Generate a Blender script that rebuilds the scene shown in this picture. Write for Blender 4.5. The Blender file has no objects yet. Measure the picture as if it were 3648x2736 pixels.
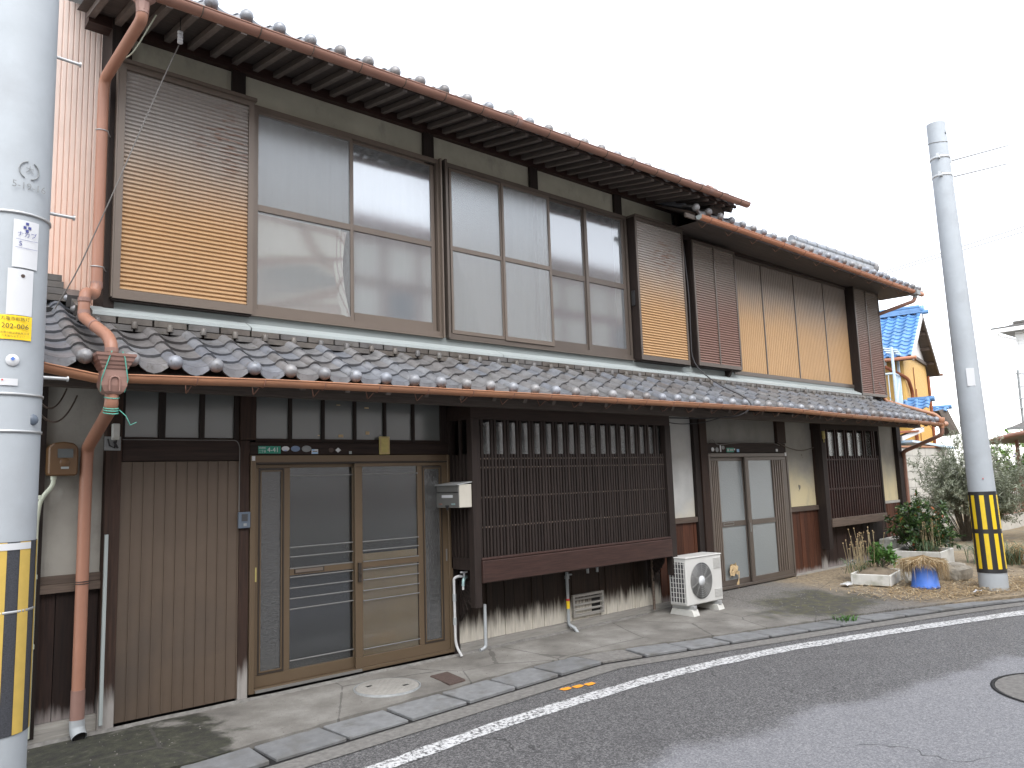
# A two-storey Japanese townhouse on a bend of a narrow street, overcast daylight.
# Units are metres. X runs along the house front, Y away from the street (front wall plane y = 0), Z up
# (z = 0 is the sill of the entrance door).
import bpy, math, random
from mathutils import Vector, Matrix
random.seed(7)
SC = bpy.context.scene
COL = SC.collection
R_ = math.radians

# ---------------------------------------------------------------- camera
cam = bpy.data.cameras.new('camera'); camo = bpy.data.objects.new('camera', cam); COL.objects.link(camo)
cam.sensor_width = 36.0; cam.lens = 26.96; cam.clip_start = .05; cam.clip_end = 2000
yaw, pitch, roll = 0.714331, 0.125835, -0.032984
fw = Vector((math.sin(yaw)*math.cos(pitch), math.cos(yaw)*math.cos(pitch), math.sin(pitch)))
rt0 = Vector((math.cos(yaw), -math.sin(yaw), 0)); up0 = rt0.cross(fw)
rt = rt0*math.cos(roll)+up0*math.sin(roll); up = -rt0*math.sin(roll)+up0*math.cos(roll)
camo.matrix_world = Matrix(((rt.x, up.x, -fw.x, 0), (rt.y, up.y, -fw.y, -6.5), (rt.z, up.z, -fw.z, 1.68), (0, 0, 0, 1)))
SC.camera = camo
# ---------------------------------------------------------------- sky, sun, exposure
SUN_EL, SUN_AZ = R_(52), R_(205)      # azimuth clockwise from +Y: the veiled sun stands over the street, a little to the left
world = bpy.data.worlds.new('World'); SC.world = world; world.use_nodes = True
wn = world.node_tree.nodes; wl = world.node_tree.links; wn.clear()
sky = wn.new('ShaderNodeTexSky'); sky.sky_type = 'NISHITA'; sky.sun_disc = False
sky.sun_elevation = SUN_EL; sky.sun_rotation = SUN_AZ; sky.air_density = 1.0; sky.dust_density = 1.0; sky.ozone_density = 1.0
hs = wn.new('ShaderNodeHueSaturation'); hs.inputs['Saturation'].default_value = .26
bg = wn.new('ShaderNodeBackground'); bg.inputs['Strength'].default_value = .15
wo = wn.new('ShaderNodeOutputWorld')
wl.new(sky.outputs[0], hs.inputs['Color']); wl.new(hs.outputs[0], bg.inputs[0]); wl.new(bg.outputs[0], wo.inputs[0])
sl = bpy.data.lights.new('sun', 'SUN'); sl.energy = .7; sl.angle = R_(50); sl.color = (1, .98, .95)
slo = bpy.data.objects.new('sun', sl); COL.objects.link(slo)
sd = Vector((math.sin(SUN_AZ)*math.cos(SUN_EL), math.cos(SUN_AZ)*math.cos(SUN_EL), math.sin(SUN_EL)))
slo.rotation_euler = sd.to_track_quat('Z', 'Y').to_euler(); slo.location = sd*60
SC.view_settings.view_transform = 'Standard'; SC.view_settings.look = 'None'
SC.view_settings.gamma = 1; SC.view_settings.exposure = 1.92; SC.view_settings.use_curve_mapping = False
SC.render.engine = 'CYCLES'
cy = SC.cycles
cy.max_bounces = 7; cy.diffuse_bounces = 4; cy.glossy_bounces = 3; cy.transmission_bounces = 4; cy.transparent_max_bounces = 12
cy.caustics_reflective = False; cy.caustics_refractive = False; cy.sample_clamp_indirect = 4
cy.use_denoising = True

# ---------------------------------------------------------------- materials
MATS = {}
class NT:
    """small wrapper round a material's node tree"""
    def __init__(s, name):
        s.m = bpy.data.materials.new(name); s.m.use_nodes = True
        s.n = s.m.node_tree.nodes; s.l = s.m.node_tree.links; s.n.clear()
        s.out = s.n.new('ShaderNodeOutputMaterial'); s.p = s.n.new('ShaderNodeBsdfPrincipled')
        s.l.new(s.p.outputs[0], s.out.inputs[0])
        s.pos = s.n.new('ShaderNodeNewGeometry').outputs['Position']
    def map(s, scale, src=None):
        m = s.n.new('ShaderNodeMapping'); m.inputs['Scale'].default_value = scale
        s.l.new(src or s.pos, m.inputs['Vector']); return m.outputs[0]
    def noise(s, scale=5, stretch=(1, 1, 1), detail=4, rough=.6, src=None):
        t = s.n.new('ShaderNodeTexNoise'); t.inputs['Scale'].default_value = scale
        t.inputs['Detail'].default_value = detail; t.inputs['Roughness'].default_value = rough
        s.l.new(s.map(stretch, src), t.inputs['Vector']); return t.outputs['Fac']
    def ramp(s, fac, stops):
        r = s.n.new('ShaderNodeValToRGB'); e = r.color_ramp.elements
        while len(e) < len(stops): e.new(.5)
        for el, (p, c) in zip(e, stops):
            el.position = p; el.color = (*c, 1) if len(c) == 3 else c
        s.l.new(fac, r.inputs[0]); return r.outputs[0]
    def mix(s, fac, a, b, mode='MIX'):
        m = s.n.new('ShaderNodeMix'); m.data_type = 'RGBA'; m.blend_type = mode
        for i, v in ((0, fac), (6, a), (7, b)):
            if isinstance(v, bpy.types.NodeSocket): s.l.new(v, m.inputs[i])
            elif i == 0: m.inputs[0].default_value = v
            else: m.inputs[i].default_value = (*v, 1)
        return m.outputs[2]
    def math(s, op, a, b=0., c=0., clamp=False):
        m = s.n.new('ShaderNodeMath'); m.operation = op; m.use_clamp = clamp
        for i, v in enumerate((a, b, c)):
            if isinstance(v, bpy.types.NodeSocket): s.l.new(v, m.inputs[i])
            else: m.inputs[i].default_value = v
        return m.outputs[0]
    def xyz(s):
        x = s.n.new('ShaderNodeSeparateXYZ'); s.l.new(s.pos, x.inputs[0]); return x.outputs
    def smooth(s, v, a, b):
        m = s.n.new('ShaderNodeMapRange'); m.interpolation_type = 'SMOOTHSTEP'
        s.l.new(v, m.inputs[0]); m.inputs[1].default_value = a; m.inputs[2].default_value = b
        return m.outputs[0]
    def bump(s, h, strength=.3, dist=.01):
        b = s.n.new('ShaderNodeBump'); b.inputs['Strength'].default_value = strength; b.inputs['Distance'].default_value = dist
        s.l.new(h, b.inputs['Height']); s.l.new(b.outputs[0], s.p.inputs['Normal'])
    def objrand(s):
        return s.n.new('ShaderNodeObjectInfo').outputs['Random']
    def col(s, c):
        if isinstance(c, bpy.types.NodeSocket): s.l.new(c, s.p.inputs['Base Color'])
        else: s.p.inputs['Base Color'].default_value = (*c, 1)
    def rough(s, r):
        if isinstance(r, bpy.types.NodeSocket): s.l.new(r, s.p.inputs['Roughness'])
        else: s.p.inputs['Roughness'].default_value = r
def sc_(c, k): return tuple(min(1, v*k) for v in c)
def plain(name, c, rough=.6, var=.18, scale=6, metal=0., bump=0., stretch=(1, 1, 1), spec=.5, rnd=0., dirt=None):
    """painted / plastic / mineral surface with soft blotches"""
    if name in MATS: return MATS[name]
    t = NT(name); f = t.noise(scale, stretch)
    k = t.ramp(f, [(.25, sc_(c, 1-var)), (.75, sc_(c, 1+var))])
    if rnd:
        k = t.mix(1, k, t.ramp(t.objrand(), [(0, (1-rnd,)*3), (1, (1+rnd if rnd < .0 else 1,)*3)]), 'MULTIPLY')
    if dirt:
        k = t.mix(t.ramp(t.noise(scale*.45, detail=6), [(.52, (0, 0, 0)), (.68, (1, 1, 1))]), k, dirt)
    t.col(k); t.rough(rough); t.p.inputs['Metallic'].default_value = metal; t.p.inputs['Specular IOR Level'].default_value = spec
    if bump: t.bump(t.noise(scale*9, stretch), bump, .006)
    MATS[name] = t.m; return t.m
def wood(name, c, c2, rough=.7, along='z', scale=9, rnd=.25, bleach=None, spec=.3):
    """timber with grain; bleach = (z0, z1, colour) grey sun- and splash-bleached foot of a board"""
    if name in MATS: return MATS[name]
    t = NT(name); st = {'z': (6, 6, .35), 'x': (.35, 6, 6), 'y': (6, .35, 6)}[along]
    f = t.noise(scale, st, 6, .65); k = t.ramp(f, [(.28, c), (.72, c2)])
    k = t.mix(1, k, t.ramp(t.objrand(), [(0, (1-rnd,)*3), (1, (1, 1, 1))]), 'MULTIPLY')
    if bleach:
        z0, z1, bc = bleach; z = t.xyz()[2]
        zz = t.math('ADD', z, t.math('MULTIPLY', t.math('SUBTRACT', t.noise(5, (5, 5, .45), 5), .5), (z1-z0)*1.7))
        k = t.mix(t.math('SUBTRACT', 1., t.smooth(zz, z0, z1)), k, t.mix(t.noise(14, (4, 4, .4)), sc_(bc, .6), sc_(bc, 1.15)))
    t.col(k); t.rough(rough); t.p.inputs['Specular IOR Level'].default_value = spec
    t.bump(f, .35, .004); MATS[name] = t.m; return t.m

M = {}
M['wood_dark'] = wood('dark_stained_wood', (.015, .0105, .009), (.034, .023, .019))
M['wood_dark_x'] = wood('dark_stained_beam', (.016, .010, .008), (.044, .026, .020), along='x')
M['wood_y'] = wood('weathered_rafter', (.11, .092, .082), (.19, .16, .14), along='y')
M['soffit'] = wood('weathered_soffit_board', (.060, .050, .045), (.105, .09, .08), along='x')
M['wood_post'] = wood('weathered_post', (.020, .012, .009), (.060, .032, .022), bleach=(.10, .30, (.34, .32, .30)))
M['wood_red'] = wood('reddish_brown_board', (.050, .017, .009), (.125, .045, .022), rnd=.45, bleach=(.06, .16, (.30, .26, .24)))
M['wood_dk_plank'] = wood('charred_board', (.014, .009, .008), (.045, .024, .018), rnd=.5, bleach=(.08, .20, (.25, .22, .21)))
M['wood_bleach'] = wood('board_with_bleached_foot', (.018, .012, .009), (.050, .030, .020), rnd=.4, bleach=(.12, .34, (.62, .58, .50)))
M['wood_beam'] = wood('brown_sill_beam', (.024, .0125, .010), (.060, .030, .024), along='x', rough=.55)
M['wood_ledge'] = wood('grey_brown_ledge', (.075, .055, .043), (.16, .12, .095), along='x')
M['wood_eave'] = wood('grey_weathered_eave_beam', (.085, .070, .060), (.17, .14, .12), along='x')
M['wood_silver'] = wood('silvered_sill_board', (.26, .245, .225), (.46, .44, .40), along='x')
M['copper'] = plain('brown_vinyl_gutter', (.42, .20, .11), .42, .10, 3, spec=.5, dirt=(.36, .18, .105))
M['copper2'] = plain('faded_brown_vinyl_pipe', (.34, .165, .108), .45, .10, 3)
M['copper_dull'] = plain('dusty_brown_vinyl_fitting', (.27, .155, .125), .55, .12, 4)
M['gutter_dark'] = plain('dark_brown_gutter', (.27, .14, .10), .45, .12, 3)  # deeper brown for the main gutter, brackets and some pipes
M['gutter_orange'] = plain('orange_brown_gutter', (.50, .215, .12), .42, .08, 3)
M['zinc'] = plain('galvanised_steel', (.52, .53, .53), .42, .10, 8, .55)
M['wire_dark'] = plain('dark_cable', (.03, .028, .03), .6, .1)
M['wire_grey'] = plain('grey_cable', (.16, .15, .14), .6, .1)
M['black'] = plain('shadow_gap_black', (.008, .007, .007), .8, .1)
M['bronze'] = plain('bronze_anodised_aluminium', (.135, .096, .060), .38, .07, 3, .35, spec=.5)
M['bronze_dk'] = plain('dark_bronze_gasket', (.030, .022, .016), .5, .1, 3)
M['sash'] = plain('dull_bronze_sash', (.160, .128, .104), .42, .07, 2.5, .25)
M['sash2'] = plain('taupe_aluminium_sash', (.120, .098, .082), .40, .08, 2.5, .3)
M['chrome'] = plain('bright_aluminium_bar', (.27, .265, .255), .35, .06, 4, .6)
M['flash'] = plain('pale_grey_flashing', (.36, .395, .39), .42, .05, 2.2)
M['band'] = plain('grey_painted_band', (.25, .275, .27), .5, .08, 1.6)
M['curtain'] = plain('pale_curtain', (.80, .80, .78), .9, .05, 2)
M['tan'] = plain('tan_paper_screen', (.80, .56, .27), .9, .10, 2)
M['white_ac'] = plain('ivory_enamel', (.56, .555, .53), .35, .04, 4)
M['ac_dark'] = plain('dark_plastic_grille', (.05, .05, .052), .5, .1)
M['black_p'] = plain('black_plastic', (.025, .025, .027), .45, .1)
M['white'] = plain('white_plate', (.62, .63, .645), .4, .03, 5)
M['green'] = plain('green_enamel', (.02, .25, .17), .35, .08, 5)
M['blue_p'] = plain('blue_print', (.10, .20, .55), .4, .05)
M['sky_p'] = plain('pale_blue_print', (.25, .48, .75), .4, .05)
M['yellow_plate'] = plain('yellow_plate', (.90, .62, .02), .4, .04)
M['ink'] = plain('black_print', (.03, .03, .035), .5, .05)
M['ink_b'] = plain('dark_blue_print', (.06, .07, .25), .5, .05)
M['red_p'] = plain('red_print', (.6, .05, .05), .5, .05)
M['ochre'] = plain('old_yellow_paint', (.48, .40, .14), .6, .15, 20)
M['grey_p'] = plain('worn_grey_tin', (.24, .25, .25), .5, .2, 20)
M['blue_tin'] = plain('worn_blue_tin', (.16, .22, .34), .5, .2, 20)
M['pipe_grey'] = plain('grey_pvc', (.33, .35, .36), .45, .1, 6)
M['pipe_light'] = plain('wrapped_pale_pipe', (.50, .50, .50), .6, .15, 14)
M['cond'] = plain('pale_green_conduit', (.52, .55, .44), .5, .08, 6)
M['brass'] = plain('verdigris_brass', (.35, .50, .50), .4, .25, 30, .5)
M['wire_green'] = plain('green_wire', (.12, .42, .33), .5, .1)
M['meter'] = plain('bronze_meter_case', (.135, .072, .030), .35, .12, 5)
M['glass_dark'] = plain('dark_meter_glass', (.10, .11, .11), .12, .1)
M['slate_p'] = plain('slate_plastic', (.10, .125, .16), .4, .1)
M['foam'] = plain('weathered_foam', (.56, .555, .52), .8, .10, 9, bump=.3, dirt=(.36, .36, .30))
M['bucket'] = plain('faded_blue_plastic', (.075, .19, .62), .45, .12, 6)
M['soil'] = plain('dry_soil', (.17, .135, .095), .95, .3, 18, bump=.8)
M['rock'] = plain('granite', (.30, .27, .22), .9, .28, 14, bump=.7)
M['iron'] = plain('rusty_iron', (.075, .05, .042), .8, .25, 30, bump=.5)
M['cement'] = plain('cement_lid', (.27, .258, .235), .85, .12, 12, bump=.4)
M['paper'] = plain('crumpled_cardboard', (.46, .34, .19), .9, .25, 20)

def glass(name, tint, frost, rough, refl=(1.5, .05), ripple=0., rscale=60, clear=(.86, .88, .88), speck=0):
    """window pane: part clear, part frosted, with a surface reflection"""
    t = NT(name); n, l = t.n, t.l
    d = n.new('ShaderNodeBsdfDiffuse'); d.inputs[0].default_value = (*tint, 1)
    if speck: l.new(t.ramp(t.noise(speck, detail=4, rough=.7), [(.38, sc_(tint, .55)), (.66, sc_(tint, 1.75))]), d.inputs[0])
    tr = n.new('ShaderNodeBsdfTransparent'); tr.inputs[0].default_value = (*clear, 1)
    m1 = n.new('ShaderNodeMixShader'); m1.inputs[0].default_value = frost
    l.new(tr.outputs[0], m1.inputs[1]); l.new(d.outputs[0], m1.inputs[2])
    g = n.new('ShaderNodeBsdfGlossy'); g.inputs[0].default_value = (.95, .96, .97, 1); g.inputs['Roughness'].default_value = rough
    fr = n.new('ShaderNodeFresnel'); fr.inputs[0].default_value = 1.55
    if ripple:
        b = n.new('ShaderNodeBump'); b.inputs['Strength'].default_value = ripple; b.inputs['Distance'].default_value = .004
        l.new(t.noise(rscale, detail=3), b.inputs['Height'])
        for q in (d, g): l.new(b.outputs[0], q.inputs['Normal'])
    m2 = n.new('ShaderNodeMixShader')
    f2 = t.math('MULTIPLY_ADD', fr.outputs[0], refl[0], refl[1], clamp=True)
    l.new(f2, m2.inputs[0]); l.new(m1.outputs[0], m2.inputs[1]); l.new(g.outputs[0], m2.inputs[2])
    l.new(m2.outputs[0], t.out.inputs[0]); n.remove(t.p); return t.m
M['gl_up'] = glass('frosted_upper_glass', (.42, .44, .455), .32, .085, (1.5, .16), .035, 11)
M['gl_scr'] = glass('insect_screen_over_glass', (.44, .45, .45), .34, .22, (.7, .04))
M['gl_tr'] = glass('dim_transom_glass', (.20, .21, .20), .75, .2, (1.2, .05))
M['gl_door'] = glass('figured_door_glass', (.10, .115, .12), .07, .10, (.9, .04), .10, 90, (.95, .96, .96))
M['gl_peb'] = glass('pebbled_door_glass', (.085, .085, .083), .62, .10, (1.2, .05), 1.0, 42, speck=55)
M['gl_pale'] = glass('pale_rippled_door_glass', (.26, .285, .29), .86, .22, (1.2, .06), .7, 45)
M['gl_lat'] = glass('pane_behind_lattice', (.33, .34, .33), .5, .2, (1.2, .05))
M['film'] = glass('peeling_window_film', (.46, .455, .43), 0.50, .07, (1.5, .18), .03, 6)

def mk_plaster(name, c, c2, zc=None, dirt=(.16, .15, .14), crack=0):
    t = NT(name); k = t.ramp(t.noise(2.2, detail=6), [(.3, sc_(c, .82)), (.7, sc_(c, 1.1))])
    if zc:
        z = t.math('ADD', t.xyz()[2], t.math('MULTIPLY', t.math('SUBTRACT', t.noise(1.7, detail=5), .5), .7))
        k = t.mix(t.smooth(z, zc[0], zc[1]), c2, k)
    k = t.mix(t.ramp(t.noise(3.1, (1, 1, .5), 7, .7), [(.54, (0, 0, 0)), (.8, (.7, .7, .7))]), k, dirt)
    if crack:
        f = t.noise(3.3, (1.4, 1, 1), 3, .5); k = t.mix(t.ramp(f, [(.70, (0, 0, 0)), (.71, (1, 1, 1))]), k, (.18, .165, .14))
    t.col(k); t.rough(.92); t.p.inputs['Specular IOR Level'].default_value = .15; t.bump(t.noise(60, detail=4), .25, .004); return t.m
M['pl_up'] = mk_plaster('olive_grey_plaster', (.44, .425, .345), (.44, .425, .345))
M['pl_left'] = mk_plaster('grey_plaster', (.34, .325, .29), (.3, .29, .25))
M['pl_mid'] = mk_plaster('light_grey_plaster', (.52, .52, .50), (.56, .52, .43), (1.05, 1.35), (.40, .40, .39))
M['pl_cream'] = mk_plaster('flaking_cream_plaster', (.33, .325, .30), (.60, .52, .33), (1.25, 1.95), (.25, .24, .23), 1)
M['pl_over'] = mk_plaster('stained_plaster_over_door', (.26, .255, .235), (.28, .27, .25), None, (.12, .115, .11))

def mk_rib(name, lo, hi, z0, z1, rust=None):
    """pressed-metal shutter paint: lo colour below, hi colour above, blended by height"""
    t = NT(name); z = t.math('ADD', t.xyz()[2], t.math('MULTIPLY', t.math('SUBTRACT', t.noise(.9, detail=3), .5), .5))
    k = t.mix(t.smooth(z, z0, z1), lo, hi)
    k = t.mix(1, k, t.ramp(t.noise(5, (1, 1, 1), 5), [(.2, (.9, .9, .9)), (.8, (1, 1, 1))]), 'MULTIPLY')
    if rust:
        (rx, rz, rr) = rust; x = t.xyz()
        d = t.math('ADD', t.math('ABSOLUTE', t.math('SUBTRACT', x[0], rx)), t.math('ABSOLUTE', t.math('SUBTRACT', x[2], rz)))
        f = t.math('MULTIPLY', t.math('SUBTRACT', 1., t.smooth(d, rr*.25, rr)), t.ramp(t.noise(22, (.35, 1, 2.2), 4), [(.52, (0, 0, 0)), (.58, (.8, .8, .8))]))
        k = t.mix(f, k, (.21, .12, .085))
    t.col(k); t.rough(.55); t.p.inputs['Specular IOR Level'].default_value = .4; t.p.inputs['Metallic'].default_value = .0; return t.m
M['rib1'] = mk_rib('sun_yellowed_shutter_paint', (.44, .268, .135), (.33, .30, .275), 3.75, 4.75, (2.35, 4.65, .55))  # tan low down, turning grey towards the top
M['rib2'] = mk_rib('grey_to_tan_shutter_paint_b', (.45, .275, .135), (.33, .30, .275), 3.75, 4.7, (8.35, 4.62, .5))
M['rib3'] = mk_rib('brown_louvre_paint', (.20, .115, .09), (.21, .18, .155), 3.7, 4.8)
M['rib4'] = mk_rib('grey_to_tan_vertical_siding', (.44, .27, .13), (.25, .215, .185), 3.85, 4.85)
M['pink'] = mk_rib('pinkish_corrugated_steel', (.86, .60, .48), (.88, .72, .64), 3.2, 5.4)
M['brown_pan'] = plain('brown_ribbed_steel', (.11, .080, .058), .5, .12, 2.2, .1, dirt=(.088, .067, .052))
def mk_tile(name, c):
    t = NT(name); k = t.ramp(t.noise(9, detail=5), [(.3, sc_(c, .72)), (.7, sc_(c, 1.2))])
    k = t.mix(1, k, t.ramp(t.objrand(), [(0, (.70, .64, .60)), (.35, (.92, .88, .84)), (.6, (.82, .85, .92)), (1, (1.0, 1.0, 1.0))]), 'MULTIPLY')
    k = t.mix(t.ramp(t.noise(26, detail=5), [(.58, (0, 0, 0)), (.72, (.8, .8, .8))]), k, (.075, .072, .05))
    t.col(k); t.rough(t.ramp(t.noise(16), [(.3, (.28,)*3), (.7, (.48,)*3)])); t.p.inputs['Metallic'].default_value = .1
    return t.m
M['tile'] = mk_tile('smoked_grey_tile', (.19, .195, .205))
M['tile_end'] = mk_tile('pale_grey_eave_tile', (.275, .285, .30))
M['tile_ridge'] = mk_tile('brownish_grey_ridge_tile', (.135, .125, .115))
M['tile_blue'] = plain('glazed_blue_tile', (.13, .28, .52), .22, .2, 3, rnd=.25)
# ---------------------------------------------------------------- mesh builder
WL = {}                                # world location of every object made here
class MB:
    def __init__(s): s.v = []; s.f = []; s.s = []; s.mi = []; s.m = 0
    def add(s, vs, fs, smooth=False):
        b = len(s.v); s.v += [tuple(v) for v in vs]
        for f in fs: s.f.append(tuple(i+b for i in f)); s.s.append(smooth); s.mi.append(s.m)
        return s
    def box(s, x0, x1, y0, y1, z0, z1):
        return s.add([(x0, y0, z0), (x1, y0, z0), (x1, y1, z0), (x0, y1, z0), (x0, y0, z1), (x1, y0, z1), (x1, y1, z1), (x0, y1, z1)],
                     [(0, 3, 2, 1), (4, 5, 6, 7), (0, 1, 5, 4), (1, 2, 6, 5), (2, 3, 7, 6), (3, 0, 4, 7)])
    def obox(s, c, a, b, d):           # centre and three half-axes
        c, a, b, d = map(Vector, (c, a, b, d))
        return s.add([c+i*a+j*b+k*d for k in (-1, 1) for i, j in ((-1, -1), (1, -1), (1, 1), (-1, 1))],
                     [(0, 3, 2, 1), (4, 5, 6, 7), (0, 1, 5, 4), (1, 2, 6, 5), (2, 3, 7, 6), (3, 0, 4, 7)])
    def bar(s, p, q, w, h, up=(0, 0, 1)):
        p, q = Vector(p), Vector(q); d = (q-p)/2; u = Vector(up); sd_ = d.cross(u).normalized(); u2 = sd_.cross(d).normalized()
        return s.obox((p+q)/2, d, sd_*w/2, u2*h/2)
    def frame(s, x0, x1, y0, y1, z0, z1, w, wb=None, wt=None):
        wb = w if wb is None else wb; wt = w if wt is None else wt
        s.box(x0, x0+w, y0, y1, z0, z1); s.box(x1-w, x1, y0, y1, z0, z1)
        s.box(x0+w, x1-w, y0, y1, z0, z0+wb); return s.box(x0+w, x1-w, y0, y1, z1-wt, z1)
    def tube(s, pts, r, n=8, caps=True, smooth=True):
        pts = [Vector(p) for p in pts]; rr = r if isinstance(r, (list, tuple)) else [r]*len(pts)
        prev = None; vs = []
        for i, p in enumerate(pts):
            t = (pts[min(i+1, len(pts)-1)]-pts[max(i-1, 0)]).normalized()
            if prev is None:
                a = t.orthogonal().normalized()
            else:
                a = (prev-t*prev.dot(t)); a = a.normalized() if a.length > 1e-6 else t.orthogonal().normalized()
            prev = a; b = t.cross(a)
            k = 1.0
            if 0 < i < len(pts)-1:
                t1 = (p-pts[i-1]).normalized(); c_ = max(.35, t1.dot(t)); k = 1/c_ if c_ < .999 else 1
            vs += [p+(a*math.cos(2*math.pi*j/n)+b*math.sin(2*math.pi*j/n))*rr[i]*min(k, 1.25) for j in range(n)]
        fs = [(i*n+j, i*n+(j+1) % n, (i+1)*n+(j+1) % n, (i+1)*n+j) for i in range(len(pts)-1) for j in range(n)]
        s.add(vs, fs, smooth)
        if caps:
            m = len(vs); s.add(vs[:n], [tuple(reversed(range(n)))]); s.add(vs[m-n:], [tuple(range(n))])
        return s
    def lathe(s, prof, c=(0, 0, 0), n=16, ax='z', smooth=True):
        vs = []; c = Vector(c)
        for r, h in prof:
            for j in range(n):
                a = 2*math.pi*j/n; p = (r*math.cos(a), r*math.sin(a), h)
                if ax == 'y': p = (p[0], p[2], p[1])
                if ax == 'x': p = (p[2], p[0], p[1])
                vs.append(c+Vector(p))
        k = len(prof); fs = []
        for i in range(k-1):
            for j in range(n):
                q = (i*n+j, i*n+(j+1) % n, (i+1)*n+(j+1) % n, (i+1)*n+j)
                fs.append(q if ax != 'y' else tuple(reversed(q)))
        s.add(vs, fs, smooth)
        for i, rev in ((0, True), (k-1, False)):
            if prof[i][0] > 1e-4:
                q = vs[i*n:(i+1)*n]; o = tuple(range(n)); s.add(q, [tuple(reversed(o)) if rev != (ax == 'y') else o])
        return s
    def prism(s, poly, d):             # poly: 3D points of a flat face, d: extrusion vector
        poly = [Vector(p) for p in poly]; d = Vector(d); n = len(poly)
        s.add(poly+[p+d for p in poly], [tuple(range(n)), tuple(range(2*n-1, n-1, -1))]+[(i, (i+1) % n+0, (i+1) % n+n, i+n)[::-1] for i in range(n)])
        return s
    def grid(s, fn, us, vs_, smooth=True):
        n = len(vs_); s.add([fn(u, v) for u in us for v in vs_], [(i*n+j, (i+1)*n+j, (i+1)*n+j+1, i*n+j+1) for i in range(len(us)-1) for j in range(n-1)], smooth)
        return s
    def mesh(s, name, mats, centre=True):
        me = bpy.data.meshes.new(name)
        xs = list(zip(*s.v)); c = Vector(((min(xs[0])+max(xs[0]))/2, (min(xs[1])+max(xs[1]))/2, (min(xs[2])+max(xs[2]))/2)) if centre else Vector()
        me.from_pydata([tuple(Vector(v)-c) for v in s.v], [], s.f)
        for m in (mats if isinstance(mats, (list, tuple)) else [mats]): me.materials.append(m)
        me.polygons.foreach_set('use_smooth', s.s); me.polygons.foreach_set('material_index', s.mi); me.update()
        return me, c
    def bld(s, name, mat, parent=None, label=None, bevel=0):
        me, c = s.mesh(name, mat); o = put(name, me, c, parent)
        if label: o['label'] = label
        if bevel:
            b = o.modifiers.new('bevel', 'BEVEL'); b.width = bevel; b.segments = 1; b.limit_method = 'ANGLE'
        return o
def put(name, data, loc, parent=None, rot=None):
    o = bpy.data.objects.new(name, data); COL.objects.link(o); o.location = loc
    if rot is not None: o.rotation_euler = rot
    WL[o.name] = Vector(loc)
    if parent is not None:
        o.parent = parent; o.matrix_parent_inverse = Matrix.Translation(-WL[parent.name])
    return o
def empty(name, loc):
    o = put(name, None, loc); o.empty_display_size = .1; return o
def tag(o, label, cat, group=None):
    o['label'] = label; o['category'] = cat
    if group: o['group'] = group
    return o
def struct(o, label=None):
    o['kind'] = 'structure'
    if label: o['label'] = label
    return o
def B(*a): return MB().box(*a)
def text(name, body, size, mat, parent, loc, right, upv, ext=.0008):
    """raised print: loc = centre of the line, right/up = directions of the writing"""
    cu = bpy.data.curves.new(name, 'FONT'); cu.body = body; cu.size = size; cu.align_x = 'CENTER'; cu.align_y = 'CENTER'; cu.resolution_u = 2
    tmp = bpy.data.objects.new(name+'_tmp', cu); COL.objects.link(tmp)
    me = bpy.data.meshes.new_from_object(tmp.evaluated_get(bpy.context.evaluated_depsgraph_get()))
    bpy.data.objects.remove(tmp); bpy.data.curves.remove(cu)
    r, u = Vector(right).normalized(), Vector(upv).normalized(); n = r.cross(u)
    for v in me.vertices: co = v.co.copy(); v.co = r*co.x+u*co.y+n*ext
    me.materials.clear(); me.materials.append(mat); me.update()
    return put(name, me, Vector(loc), parent)
def arc(c, r, a0, a1, n, ax):
    """points on an arc in the plane of the two axes ax"""
    A, Bv = Vector(ax[0]), Vector(ax[1]); c = Vector(c)
    return [c+A*r*math.cos(a0+(a1-a0)*i/n)+Bv*r*math.sin(a0+(a1-a0)*i/n) for i in range(n+1)]
def bend(pts, r=.06, n=4):
    """round the corners of a polyline (pipe elbows)"""
    pts = [Vector(p) for p in pts]; out = [pts[0]]
    for a, b, c in zip(pts, pts[1:], pts[2:]):
        d1, d2 = (a-b), (c-b); k = min(r, d1.length*.45, d2.length*.45); p, q = b+d1.normalized()*k, b+d2.normalized()*k
        for i in range(n+1):
            t = i/n; out.append(p*(1-t)**2+b*2*t*(1-t)+q*t*t)
    return out+[pts[-1]]
def lerp(tab, x):
    if x <= tab[0][0]: return tab[0][1]
    for (a, b), (c, d) in zip(tab, tab[1:]):
        if x <= c: return b+(d-b)*(x-a)/(c-a)
    return tab[-1][1]

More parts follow.
